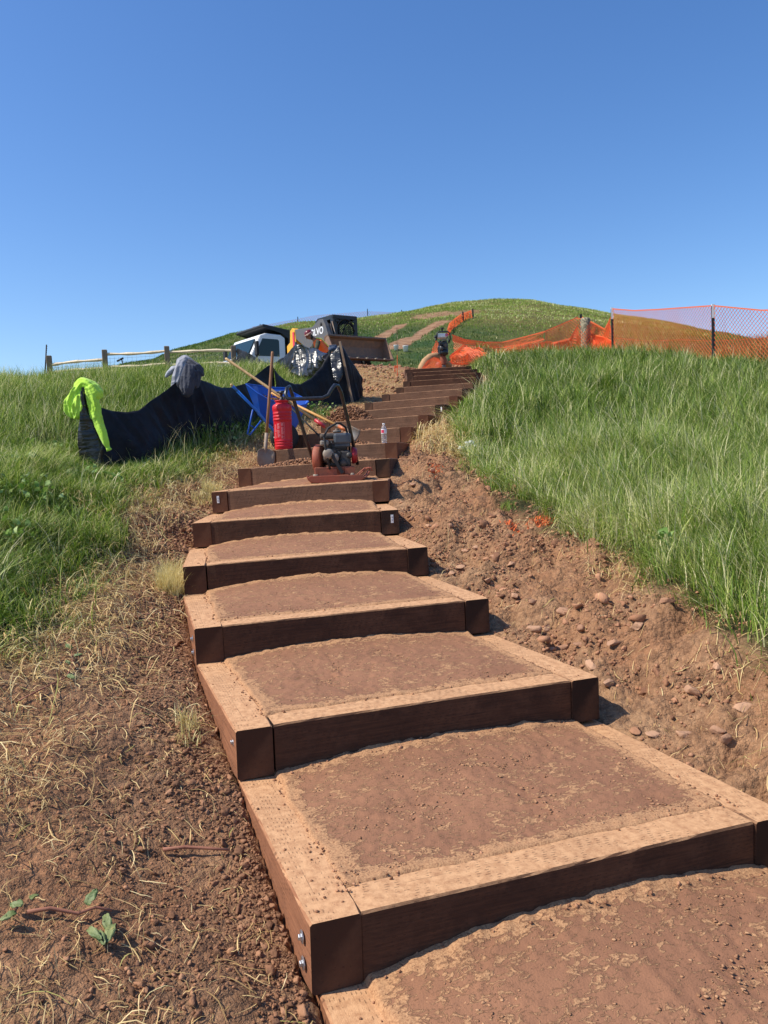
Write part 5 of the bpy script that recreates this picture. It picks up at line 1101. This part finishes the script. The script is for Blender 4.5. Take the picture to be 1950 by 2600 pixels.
# ------------------------------------------------------------------ worker bending behind the plastic sheet
def person():
    o = at(806, 880, 24.6); gzp = g1(o.x, o.y)-.30; K = Vector((o.x, o.y, gzp))
    root = empty('person', K, (0, 0, R(200)), 'worker in maroon hard hat and orange vest bending behind the black plastic', 'person')
    # local: +X facing direction; figure stooped forward
    hip = Vector((-.32, 0, .84)); chest = Vector((-.02, 0, 1.20)); neck = Vector((.12, 0, 1.34)); head = Vector((.24, 0, 1.40))
    mb = MB(); Ry = Euler((0, R(38), 0)).to_matrix()
    limb(mb, [hip+Vector((0, 0, -.08)), hip, hip.lerp(chest, .5), chest, neck, head], [(.13, .16), (.14, .17), (.125, .16), (.12, .20), (.055, .06), (.055, .06)], fold=0)
    mb.ell(tuple(head+Vector((.01, 0, .02))), (.095, .075, .12), Ry); mb.ell(tuple(head+Vector((.10, 0, -.02))), (.018, .014, .024)); mb.ell(tuple(head+Vector((.02, .078, .01))), (.018, .01, .03)); mb.ell(tuple(head+Vector((.02, -.078, .01))), (.018, .01, .03)); mb.ell(tuple(head+Vector((.085, 0, -.065))), (.022, .028, .02))
    hands = []
    for s in (-1, 1):
        sh_ = chest+Vector((.03, s*.18, .04)); el = sh_+Vector((.10, s*.08, -.26)); wr = el+Vector((.22, -s*.10, -.08))
        limb(mb, [sh_, el, wr], [(.055, .055), (.042, .042), (.03, .026)], fold=0)
        limb(mb, [wr, wr+Vector((.05, -s*.01, -.02)), wr+Vector((.09, -s*.02, -.04))], [(.026, .02), (.042, .018), (.038, .016)], fold=0)
        for f_ in range(4): b_ = wr+Vector((.09, -s*.02+(f_-1.5)*.019, -.04)); mb.tube([b_, b_+Vector((.035-.004*abs(f_-1.5), 0, -.012)), b_+Vector((.05-.006*abs(f_-1.5), 0, -.04))], [.0095, .009, .007], 6)
        b_ = wr+Vector((.03, -s*.045, -.02)); mb.tube([b_, b_+Vector((.03, -s*.02, -.01)), b_+Vector((.055, -s*.015, -.025))], [.012, .011, .008], 6)
        hp = hip+Vector((0, s*.10, -.02)); kn = Vector((-.14, s*.13, .46)); an = Vector((-.22, s*.13, .09))
        limb(mb, [hp, kn, an], [(.09, .09), (.065, .065), (.045, .045)], fold=0); limb(mb, [an, an+Vector((.02, 0, -.05)), an+Vector((.2, 0, -.06))], [(.04, .04), (.05, .04), (.035, .03)], fold=0)
    body = mb.build('body', plain('tanned_skin', (.28, .14, .09), .6), root, remesh=.011, smoothit=2)
    mb = MB()   # camouflage long-sleeved shirt
    limb(mb, [hip, hip.lerp(chest, .5), chest, chest.lerp(neck, .75)], [(.155, .18), (.14, .175), (.135, .215), (.07, .09)], fold=.03)
    for s in (-1, 1):
        sh_ = chest+Vector((.03, s*.18, .04)); el = sh_+Vector((.10, s*.08, -.26)); wr = el+Vector((.22, -s*.10, -.08)); limb(mb, [sh_, el, wr.lerp(el, .12)], [(.075, .075), (.06, .06), (.045, .042)], fold=.06)
    mc = NM('camouflage_cloth', .85); f = mc.noise(9, 3, .5, dist=1); mc.col(mc.ramp(f, [(.4, srgb(38, 42, 34)), (.5, srgb(74, 78, 58)), (.62, srgb(54, 46, 36)), (.7, srgb(96, 96, 78))])); mb.build('shirt', mc.m, root, remesh=.012, smoothit=2)
    mb = MB(); limb(mb, [hip.lerp(chest, .2), hip.lerp(chest, .6), chest, chest.lerp(neck, .7)], [(.17, .20), (.158, .195), (.152, .225), (.085, .12)], fold=.02); mb.build('vest', plain('hi_vis_orange', (.95, .16, .02), .6), root, remesh=.014, smoothit=2)
    mb = MB(); nrm = Vector((1, 0, .9)).normalized()
    for s in (-1, 1): mb.tube([hip.lerp(chest, .3)+Vector((-.10, s*.11, .13)), chest+Vector((-.09, s*.11, .12)), chest.lerp(neck, .6)+Vector((.0, s*.10, .07))], .018, 6)
    mb.build('reflective_strip', plain('lime_strip', (.75, .85, .15), .4), root)
    mb = MB(); limb(mb, [hip+Vector((-.02, 0, -.0)), hip+Vector((0, 0, -.10))], [(.15, .18), (.14, .19)], fold=0)
    for s in (-1, 1): hp = hip+Vector((0, s*.10, -.02)); kn = Vector((-.14, s*.13, .46)); an = Vector((-.22, s*.13, .09)); limb(mb, [hp, kn, an], [(.115, .11), (.088, .085), (.075, .07)], fold=.05)
    mb.build('trousers', plain('dark_work_trousers', (.05, .05, .06), .85), root, remesh=.014, smoothit=2)
    mb = MB(); Mh = Matrix.Translation(head+Vector((0, 0, .045)))@Euler((0, R(30), 0)).to_matrix().to_4x4()
    mb.lathe([(.175, .02), (.17, .03), (.128, .035), (.125, .08), (.105, .13), (.06, .158), (.01, .165)], 24, Mh, sx=1.05, sy=.95); mb.build('hard_hat', plain('maroon_hard_hat', (.16, .015, .02), .3), root)
    mb = MB(); mb.lathe([(.131, .036), (.133, .038), (.131, .058), (.128, .06)], 24, Mh, sx=1.05, sy=.95); mb.build('hat_band', plain('pale_band', (.7, .55, .4), .5), root)
    mb = MB(); mb.ell(tuple(head+Vector((-.05, 0, -.01))), (.07, .08, .10), Ry); mb.build('hair', plain('dark_hair', (.02, .014, .01), .7), root)
    return root
person()
# dark bag beside the bucket
mb = MB(); mb.ell((0, 0, .14), (.16, .12, .15)); mb.box((0, 0, .27), (.26, .2, .06), bev=.03); o = mb.build('grey_bag', fabric_mat('blue_grey_cloth', srgb(66, 78, 100), srgb(90, 104, 128)), remesh=.02, smoothit=2); o.location = at(846, 893, 14.0); o.scale = (.55, .55, .38); tag(o, 'blue-grey bundle perched on top of the silt fence corner stake', 'bag')
# ------------------------------------------------------------------ rammer, wattle, stakes, buckets
rp = at(1126, 930, 19.9); rp.z = g1(rp.x, rp.y)
root = empty('rammer', rp, (0, 0, R(5)), 'upright black and white jumping jack rammer with orange bellows above the top step', 'rammer')
zt = at(1121, 833, 19.9).z-rp.z; k_ = zt/1.06
def S_(x, y, z): return (x*k_, y*k_, z*k_)
mb = MB(); mb.box(S_(0, -.02, .03), S_(.24, .32, .04), bev=.012); mb.lathe([(.07, .04), (.055, .16)], 16); mb.build('shoe', M_steel, root)
mb = MB(); pr = [(.06*k_, .14*k_)]
for i in range(7): pr += [(.088*k_, (.16+i*.028)*k_), (.068*k_, (.174+i*.028)*k_)]
pr += [(.07*k_, .37*k_)]; mb.lathe(pr, 20); mb.build('bellows', M_orange, root)
mb = MB(); mb.box(S_(0, 0, .50), S_(.24, .24, .24), bev=.03); mb.ell(S_(.02, -.10, .44), S_(.10, .07, .09)); mb.ell(S_(-.06, -.11, .56), S_(.05, .05, .05)); mb.box(S_(.05, -.10, .62), S_(.12, .12, .10), bev=.02); mb.box(S_(0, 0, .68), S_(.2, .2, .12), bev=.02); mb.build('engine', plain('glossy_black', (.012, .012, .014), .25), root)
mb = MB(); mb.ell(S_(-.06, -.16, .53), S_(.045, .03, .05)); mb.box(S_(.05, -.165, .60), S_(.05, .02, .09)); mb.tube([S_(-.08, -.15, .66), S_(-.02, -.17, .72), S_(.05, -.16, .72)], .012, 6); mb.build('engine_fittings', M_engine, root)
mb = MB(); mb.box(S_(-.02, 0, .86), S_(.24, .20, .11), bev=.03); mb.build('fuel_tank', M_white, root)
mb = MB(); mb.box(S_(.09, -.105, .87), S_(.07, .01, .07), bev=.002); mb.build('red_decal', plain('decal_pink', (.6, .12, .2), .4), root)
mb = MB(); mb.tube([S_(-.16, -.1, .78), S_(-.15, -.1, .92), S_(-.10, -.1, .95), S_(.12, -.1, .95), S_(.17, -.1, .91), S_(.18, -.1, .78), S_(.18, .1, .70), S_(.15, .2, .9), S_(-.15, .2, .9), S_(-.17, 0, .76), S_(-.16, -.1, .78)], .018, 8); mb.tube([S_(-.16, -.1, .82), S_(-.22, -.14, .82)], .024, 8); mb.build('guide_handle', M_black, root)
mb = MB(); mb.lathe([(.02*k_, .95*k_), (.02*k_, 1.02*k_), (.05*k_, 1.05*k_), (.045*k_, 1.06*k_)], 14); mb.build('air_cap', M_black, root)
mb = MB(); mb.box(S_(-.03, -.13, .50), S_(.10, .02, .01)); mb.box(S_(.0, -.13, .76), S_(.18, .02, .03)); mb.build('trim', M_steel, root)
# tan straw wattle arching behind the rammer
root = empty('straw_wattle', at(1090, 930, 20.3), label='tan netted straw roll arching up behind the rammer', cat='erosion roll'); og = root.location.copy(); mb = MB()
P = [at(1066, 950, 19.9), at(1072, 932, 20.0), at(1080, 918, 20.1), at(1092, 908, 20.2), at(1106, 905, 20.3), at(1122, 912, 20.5), at(1140, 930, 20.8)]
mb.tube([q-og for q in P], [.09, .10, .10, .10, .10, .10, .09], 14)
mw = NM('straw_roll', .9); f = mw.noise(30, 4, .7, stretch=(1, 1, 4)); mw.col(mw.mix(mw.ramp(f, [(.35, 0), (.65, 1)]), srgb(168, 126, 90), srgb(206, 164, 118))); mw.bump(f, .02); mb.build('roll', mw.m, root)
mb = MB(); q = at(1114, 928, 19.95); mb.ell((0, 0, .03), (.07, .05, .06)); mb.box((0, 0, .0), (.16, .08, .06), bev=.02); o = mb.build('pink_white_jug', plain('translucent_pink', (.8, .55, .52), .4)); o.location = q; tag(o, 'pinkish white jug lying beside the rammer bellows', 'jug')
# orange-tipped survey lath
b_ = hit(1009, 957, 16, 26); a_ = at(1008, 831, b_.y); root = empty('survey_lath', b_, label='tall thin wooden lath painted orange on its lower half by the steps', cat='stake'); tv = a_-b_
mb = MB(); mb.box(tuple(tv*.72), (.028, .01, tv.length*.56), tv.to_track_quat('Z', 'Y').to_matrix()); mb.build('bare_wood', M_post, root)
mb = MB(); mb.box(tuple(tv*.20), (.034, .014, tv.length*.48), tv.to_track_quat('Z', 'Y').to_matrix()); mb.build('orange_part', plain('fluoro_orange', (.95, .14, .03), .6), root)
for (px, py, h_, lb) in ((1003, 945, .16, 'short orange flag stub left of the tall lath'), (1061, 948, .14, 'small pale wooden peg left of the rammer')):
    q = hit(px, py, 16, 26); mb = MB(); mb.box((0, 0, h_/2), (.03, .012, h_)); 
    if 'flag' in lb: mb.box((.04, 0, h_*.8), (.08, .004, .05))
    o = mb.build('marker_peg', bpy.data.materials['fluoro_orange'] if 'flag' in lb else M_ash); o.location = q; tag(o, lb, 'marker')
for px, py, s, lb in ((1030, 893, 1.0, 'white bucket standing on the grass beyond the lath'), (1006, 890, .9, 'white bucket partly behind the tall lath')):
    q = hit(px, py, 30, 100); sc_ = 14*q.y/2000/.3*s; root = empty('white_bucket', q, label=lb, cat='bucket', group='white buckets on the grass'); mb = MB(); mb.lathe([(.12*sc_, 0), (.15*sc_, .28*sc_), (.16*sc_, .29*sc_), (.16*sc_, .31*sc_), (.14*sc_, .31*sc_), (.11*sc_, .03*sc_)], 20); mb.build('pail', M_whitep, root)
    mb = MB(); mb.tube([(.155*sc_*math.cos(a), -.02, (.29+.10*math.sin(a))*sc_) for a in np.linspace(0, math.pi, 9)], .006*sc_*2, 5); mb.build('bail', M_steel, root)
q = hit(945, 893, 30, 80)
# ------------------------------------------------------------------ orange safety netting
M_net = NM('orange_net_plastic', .5, 0, .4).col(srgb(255, 128, 76)).m
nt_ = M_net.node_tree; tr = nt_.nodes.new('ShaderNodeBsdfTranslucent'); tr.inputs[0].default_value = (1.0, .22, .07, 1); mx = nt_.nodes.new('ShaderNodeMixShader'); mx.inputs[0].default_value = .4
nt_.links.new(nt_.nodes['Principled BSDF'].outputs[0], mx.inputs[1]); nt_.links.new(tr.outputs[0], mx.inputs[2]); nt_.links.new(mx.outputs[0], nt_.nodes['Material Output'].inputs[0])
def net(name, top, bottom, parent, org, cell=.08, sw=.012, folds=.06, seed=0, border=True, hfold=0):
    "diamond strands laid over the ruled surface between two 3-D lines"
    def ip(pl, t):
        d = [0]
        for a, b in zip(pl[:-1], pl[1:]): d.append(d[-1]+(Vector(b)-Vector(a)).length)
        Lq = d[-1]; d = np.array(d)/Lq; P = np.array([tuple(q) for q in pl]); return np.stack([np.interp(t, d, P[:, i]) for i in range(3)], -1), Lq
    _, Lt = ip(top, np.array([0.])); H = np.mean([(Vector(a)-Vector(b)).length for a, b in ((top[0], bottom[0]), (top[-1], bottom[-1]))]); H = max(H, .5)
    def S(u, v):
        T, _ = ip(top, u); B, _ = ip(bottom, u); P = T*(1-v)[:, None]+B*v[:, None]
        f = fbm(u*Lt*2.2+seed, v*1.5+seed, seed, 3)*folds*4*np.sin(math.pi*np.clip(v, 0, 1))**.5
        d = np.array([0.2, -1, .25]); return P+f[:, None]*d-np.array(org)
    V = []; Q = []; n = 0
    nu = int(Lt/cell)+1; nv = max(3, int(H/cell)); m = max(4, nv*2)
    for sg in (1, -1):
        for i in range(-nv, nu+nv):
            v = np.linspace(0, 1, m+1); u = (i+sg*v*nv*.9+(nv if sg < 0 else 0))*cell/Lt; k = (u >= 0) & (u <= 1); u = u[k]; v = v[k]
            if len(u) < 2: continue
            P = S(u, v); t = np.gradient(P, axis=0); s = np.cross(t, np.array([0, 1., .1])); s /= np.linalg.norm(s, axis=1)[:, None]+1e-9
            a = P-s*sw/2; b = P+s*sw/2; VV = np.stack([a, b], 1).reshape(-1, 3); V.append(VV); j = np.arange(len(u)-1)*2+n; Q.append(np.stack([j, j+1, j+3, j+2], -1)); n += len(VV)
    if border:
        for vv in (0., 1.):
            u = np.linspace(0, 1, nu*2+2); P = S(u, u*0+vv); a = P+np.array([0, 0, -sw*1.3]); b = P+np.array([0, 0, sw*1.3]); VV = np.stack([a, b], 1).reshape(-1, 3); V.append(VV); j = np.arange(len(u)-1)*2+n; Q.append(np.stack([j, j+1, j+3, j+2], -1)); n += len(VV)
    return mesh_np(name, np.concatenate(V), np.concatenate(Q), None, M_net, parent)
def tpost(name, top, parent, org, r=.022, mat=None, h=2.0, capw=True):
    mb = MB(); mb.box((top.x-org.x, top.y-org.y, top.z-org.z-h/2), (r*2, r*1.2, h)); mb.box((top.x-org.x, top.y-org.y+r, top.z-org.z-h/2), (r*.6, r*1.6, h)); p_ = mb.build('post', mat or M_blackm, parent)
    if capw: mb = MB(); mb.box((top.x-org.x+.003, top.y-org.y-.002, top.z-org.z-.12), (r*2.2, r*1.4, .30)); mb.build('pale_top', M_whitep, p_)
    return p_
root = empty('safety_fence', at(1554, 890, 21), label='orange diamond-mesh safety fence on dark posts above the right-hand grass', cat='fence'); og = root.location.copy()
N0 = at(1490, 806, 23); N1 = at(1554, 784, 21); N2 = at(1810, 776, 17.5); N3 = at(2150, 784, 14.8)
g0, g1_, g2, g3 = [gx(q, .0) for q in (N0, N1, N2, N3)]
def low(q, dz=.0): return Vector((q.x, q.y, g1(q.x, q.y)+dz))
top = [N1, N1.lerp(N2, .25)+Vector((0, 0, -.06)), N1.lerp(N2, .5)+Vector((0, 0, -.05)), N2]; net('mesh_panel', top, [low(N1.lerp(N2, t), .05) for t in (0, .33, .66, 1)], root, og, .085, .0105, .02, 2)
net('mesh_panel', [N2, N2.lerp(N3, .4)+Vector((0, 0, -.07)), N3], [low(N2.lerp(N3, t), .05) for t in (0, .33, .66, 1)], root, og, .085, .0105, .02, 5)
tpost('p', N1, root, og, .030); tpost('p', N2, root, og, .030); tpost('p', N3, root, og, .026)
# slumped, doubled-up netting between the first post and the stair head
root = empty('safety_fence', at(1490, 900, 23), label='slumped orange netting sagging from the stair head up to the post with the roll', cat='fence'); og = root.location.copy()
Pn = at(1475, 798, 23); tpost('p', Pn, root, og, .035, h=2.6, capw=False)
net('mesh_panel', [at(1478, 806, 22.9), at(1510, 822, 22.6), at(1535, 836, 22), at(1554, 800, 21.3)], [low(at(1440, 890, 22.6)), low(at(1490, 890, 22.2)), low(at(1530, 890, 21.6)), low(at(1556, 890, 21.2))], root, og, .08, .018, .14, 8)
net('mesh_panel', [at(1500, 850, 22.5), at(1530, 856, 22), at(1556, 868, 21.2)], [low(at(1490, 890, 22.2)), low(at(1530, 890, 21.6)), low(at(1556, 890, 21.2))], root, og, .05, .026, .12, 9)
net('mesh_panel', [at(1382, 842, 23), at(1420, 826, 23), at(1468, 805, 23)], [low(at(1370, 895, 23.2)), low(at(1420, 892, 22.9)), low(at(1470, 890, 22.5))], root, og, .075, .015, .05, 12)
net('mesh_panel', [at(1400, 872, 22.8), at(1425, 866, 22.7), at(1448, 860, 22.6), at(1468, 826, 22.6)], [low(at(1385, 900, 22.6)), low(at(1420, 898, 22.4)), low(at(1446, 896, 22.3)), low(at(1485, 890, 22.2))], root, og, .07, .020, .12, 14)
net('mesh_panel', [at(1240, 908, 21.5), at(1290, 893, 21.9), at(1340, 878, 22.3), at(1390, 868, 22.6), at(1402, 868, 22.7)], [low(at(1240, 925, 21.4), -.05), low(at(1300, 915, 21.7), -.05), low(at(1350, 905, 22.1), -.05), low(at(1402, 900, 22.5), -.05)], root, og, .07, .016, .08, 15)
net('mesh_band', [at(1148, 850, 23.5), at(1180, 862, 23.6), at(1231, 869, 23.8), at(1276, 869, 23.8), at(1330, 856, 23.5), at(1382, 842, 23.2)], [at(1148, 864, 23.5), at(1180, 872, 23.6), at(1231, 880, 23.8), at(1276, 884, 23.8), at(1330, 872, 23.5), at(1382, 862, 23.2)], root, og, .08, .013, .03, 16)
net('mesh_panel', [at(1150, 866, 23.4), at(1190, 878, 23.5), at(1231, 882, 23.7), at(1276, 888, 23.7), at(1330, 874, 23.4), at(1382, 862, 23.1)], [at(1150, 912, 22.6), at(1200, 910, 22.7), at(1240, 912, 22.8), at(1290, 900, 22.8), at(1340, 890, 22.8), at(1382, 880, 22.8)], root, og, .085, .010, .05, 17)
net('mesh_heap', [at(1142, 905, 22.4), at(1160, 890, 22.6), at(1178, 876, 22.8), at(1200, 890, 22.9), at(1215, 882, 22.9), at(1228, 890, 22.8)], [at(1140, 922, 22.0), at(1170, 925, 22.1), at(1200, 922, 22.2), at(1232, 916, 22.3)], root, og, .065, .020, .14, 19)
net('mesh_panel', [at(1107, 862, 23.2), at(1112, 872, 23.2), at(1125, 880, 23.2)], [at(1090, 905, 22.8), at(1100, 910, 22.8), at(1120, 915, 22.8)], root, og, .06, .018, .05, 21)
net('mesh_drape', [at(1070, 938, 19.75), at(1084, 918, 19.85), at(1102, 908, 19.95), at(1116, 912, 20.0)], [at(1078, 955, 19.7), at(1096, 948, 19.7), at(1110, 940, 19.7), at(1122, 930, 19.8)], root, og, .05, .014, .03, 23)
net('mesh_panel', [at(1466, 808, 22.45), at(1490, 812, 22.3), at(1512, 830, 22.3)], [low(at(1462, 890, 22.2)), low(at(1490, 890, 22.1)), low(at(1512, 890, 22.1))], root, og, .09, .012, .05, 25)
mb = MB(); q = at(1490, 868, 22.55)
mb.lathe([(.02, -.56), (.13, -.56), (.14, -.5), (.135, 0), (.14, .45), (.12, .52), (.02, .52)], 18)
mr = NM('grey_rolled_mesh', .8); f = mr.noise(4.5, 3, .5, dist=3.5); mr.col(mr.ramp(f, [(.42, srgb(92, 84, 66)), (.48, srgb(196, 184, 150)), (.52, srgb(92, 84, 66)), (.62, srgb(120, 110, 86))])); mr.bump(f, .02)
o = mb.build('mesh_roll', mr.m); o.location = q+Vector((-.07, -.15, .12)); tag(o, 'grey rolled-up bundle tied upright to the fence post', 'roll')
# netting lower on the far side
root = empty('safety_fence', at(1646, 915, 28), label='lower second run of orange netting over the dirt mound behind the tall fence', cat='fence'); og = root.location.copy()
ga = [at(1560, 858, 28), at(1646, 866, 28), at(1730, 862, 28), at(1810, 866, 28), at(1880, 862, 28), at(2000, 855, 28)]
net('mesh_panel', ga, [low(q, -.1) for q in ga], root, og, .12, .010, .04, 31); tpost('p', ga[1], root, og, .03, h=1.4, capw=False)
mq = Vector((9.0, 27.0, 0)); net('mesh_heap', [Vector((7.4, 26.0, g1(7.4, 26)+.15)), Vector((8.2, 26.3, g1(8.2, 26.3)+.1)), Vector((9.0, 26.6, g1(9, 26.6)+.08)), Vector((9.9, 26.4, g1(9.9, 26.4)+.1)), Vector((11.2, 26, g1(11.2, 26)+.4))], [Vector((x_, 25.0, g1(x_, 25)+.1)) for x_ in (7.2, 8.4, 9.6, 11.2)], root, og, .07, .026, .12, 33)
# net climbing the hill
root = empty('safety_fence', hit(1172, 824, 30, 99), label='orange netting climbing the grassy hill above the rammer', cat='fence'); og = root.location.copy()
hb = [hit(1140, 852, 24, 99), hit(1146, 838, 28, 99), hit(1160, 828, 30, 99), hit(1176, 816, 34, 99), hit(1201, 806, 40, 99)]
hsz = [14, 18, 20, 19, 18]
ht = [q+Vector((-4*q.y/2000, 0, s_*q.y/2000)) for q, s_ in zip(hb, hsz)]
net('mesh_panel', ht, hb, root, og, .30, .05, .1, 41, border=False)
for q, s_ in ((hb[3], 24), (hb[4], 22)): tpost('p', q+Vector((0, 0, s_*q.y/2000)), root, og, .05, h=s_*q.y/2000+.3, capw=False)
# faint netting with thin posts along the skyline
tp5 = [(661, 824, 836), (757, 806, 830), (934, 786, 815), (1021, 789, 822), (1107, 789, 812)]
root = empty('hilltop_fence', at(800, 820, 98), label='faint netting on thin posts along the hill skyline behind the loader', cat='fence'); og = root.location.copy()
for px, y0, y1 in tp5:
    q = at(px, y1, 97 if px < 1000 else 90); h_ = (y1-y0)*q.y/2000; mb = MB(); mb.box(tuple(q-og+Vector((0, 0, h_/2-.2))), (.09, .09, h_+.5)); pz = mb.build('post', M_blackm, root)
    if px == 1107: mb = MB(); mb.box(tuple(q-og+Vector((-.2, -.06, h_*.85))), (.5, .03, .35)); mb.build('notice', M_whitep, pz)
tpn = [at(px, py, 97) for px, py in ((640, 829), (661, 827), (757, 809), (802, 800), (870, 795), (934, 790), (1021, 794), (1050, 798))]; btn = [at(px, py+4, 97) for px, py in ((640, 838), (661, 836), (757, 826), (802, 820), (870, 815), (934, 808), (1021, 796), (1050, 800))]
net('mesh_panel', tpn, btn, root, og, .30, .030, .02, 51, border=False)
# ------------------------------------------------------------------ brush and soil pile under the netting
P = []; S = []
for _ in range(2200):
    a_ = random.uniform(0, 6.28); r_ = random.random()**.6*1.1; x = 3.1+r_*math.cos(a_); y = 23.2+r_*math.sin(a_)*.8; P.append((x, y, g1(x, y)+random.uniform(0, .06))); S.append(random.uniform(.02, .07))
clod_object('soil_heap', [clods(np.array(P), np.array(S))], M_dark, 'brown soil and brush heap seen through the sagging orange netting')
# ------------------------------------------------------------------ litter and broken stalks
q = hit(1192, 1165); v, t, a = clods(np.array([[0, 0, .04], [.07, .02, .06], [-.06, -.02, .03], [.02, .04, .08], [.10, .05, .04]]), np.array([.05, .045, .04, .04, .03]), 2, .8, .35)
o = mesh_np('plastic_bag', v, None, t, M_whitep, None, None, False); o.location = q+Vector((0, 0, .07)); o.scale = (1.2, 1.2, 1.1); tag(o, 'crumpled white plastic bag lying in the grass edge on the right', 'litter')
def leaf(mb, base, d, n_, L_, w_, curl=.3):
    d = Vector(d).normalized(); n_ = Vector(n_); s_ = d.cross(n_).normalized(); n_ = s_.cross(d); V = []
    for j in range(8):
        t = j/7; ww = w_*math.sin(math.pi*min(1, .08+t*.92))**.7*(1+.15*math.sin(j*2.3)); c_ = Vector(base)+d*(L_*t)-n_*(curl*L_*t*t)
        for u in (-1, -.5, 0, .5, 1): V.append(c_+s_*(u*ww)+n_*(.25*ww*abs(u)+.004*math.sin(u*6+j)))
    mb.add(V, [tuple(int(k) for k in r_) for r_ in grid_quads(5, 8)], True)
def stalk(pxs, r, lb, leaves, lift=.02):
    ps = [hit(*q) for q in pxs]; og = ps[0]; ro = empty('broken_stalk', og, label=lb, cat='plant'); mb = MB(); pts_ = [q-og+Vector((0, 0, lift*math.sin(math.pi*(.15+.7*i/len(ps)))+.006)) for i, q in enumerate(ps)]
    mb.tube(pts_, [r*(1-.5*i/len(ps)) for i in range(len(ps))], 7); mb.build('stem', plain('reddish_stem', srgb(150, 96, 72), .7), ro)
    ml = NM('wilted_leaf', .6); f = ml.noise(30, 4); ml.col(ml.mix(ml.ramp(f, [(.35, 0), (.7, 1)]), srgb(84, 104, 54), srgb(128, 136, 84))); ml.bump(f, .004)
    for (px, py, dx, dy, dz, L_, w_) in leaves:
        b_ = hit(px, py)-og+Vector((0, 0, lift+.01)); mb = MB(); leaf(mb, b_, (dx, dy, dz), (0, -.4, 1), L_, w_); mb.build('leaf', ml.m, ro, solid=.0006)
stalk([(70, 2342), (130, 2340), (200, 2346), (245, 2345), (285, 2335)], .0055, 'broken reddish stalk with wilted green leaves in the lower left foreground', [(225, 2340, .3, .5, .8, .042, .014), (270, 2355, .3, -.6, -.1, .06, .011), (225, 2390, .6, -.5, .1, .055, .010), (290, 2380, .05, -.8, .05, .06, .012), (60, 2340, -.7, .1, .2, .035, .012), (45, 2352, -.5, -.4, .1, .04, .010), (250, 2400, .5, -.7, .05, .05, .010), (80, 2325, .2, .7, .1, .03, .009)])
stalk([(45, 1800), (90, 1780), (140, 1755), (170, 1735), (185, 1700), (183, 1670)], .004, 'thin dry stalk with green leaf tips at the left edge among the straw', [(183, 1668, -.4, .2, .4, .045, .012), (190, 1690, .5, .1, .3, .035, .010), (170, 1735, .6, -.3, .1, .05, .012), (178, 1705, -.5, .3, .5, .03, .009)])
stalk([(415, 2175), (470, 2182), (530, 2185), (585, 2192)], .006, 'dark rotten twig lying on the crumbly soil near the lowest step', [])
# fluorescent marking paint on straw near the grass edge
mbp = []
for (px, py, n_) in ((1105, 1200, 90), (1112, 1190, 60), (1300, 1345, 60), (1385, 1328, 70), (1360, 1332, 40)):
    q = hit(px, py); c_ = np.array([[q.x+random.gauss(0, .035), q.y+random.gauss(0, .06), 0] for _ in range(n_)]); c_[:, 2] = gz(c_[:, 0], c_[:, 1])
    mbp.append(blades(c_, rng.uniform(.02, .07, n_), np.full(n_, .006), rng.uniform(0, 6.28, n_), rng.uniform(.8, 2, n_), np.full(n_, .5), seg=2))
o = cat_blades('painted_straw', mbp, plain('orange_marking_paint', srgb(226, 104, 44), .8), 'straw sprayed with orange marking paint near the right grass edge')
q = hit(565, 1060, 9, 14); mb = MB(); mb.tube([(-.12, 0, .03), (0, .02, .05), (.12, 0, .06)], [.02, .03, .02], 8); o = mb.build('orange_marker_flag', plain('faded_orange_plastic', (.7, .16, .05), .7), solid=0); o.location = q; tag(o, 'faded orange plastic piece lying in the shaded grass behind the wheelbarrow', 'marker')
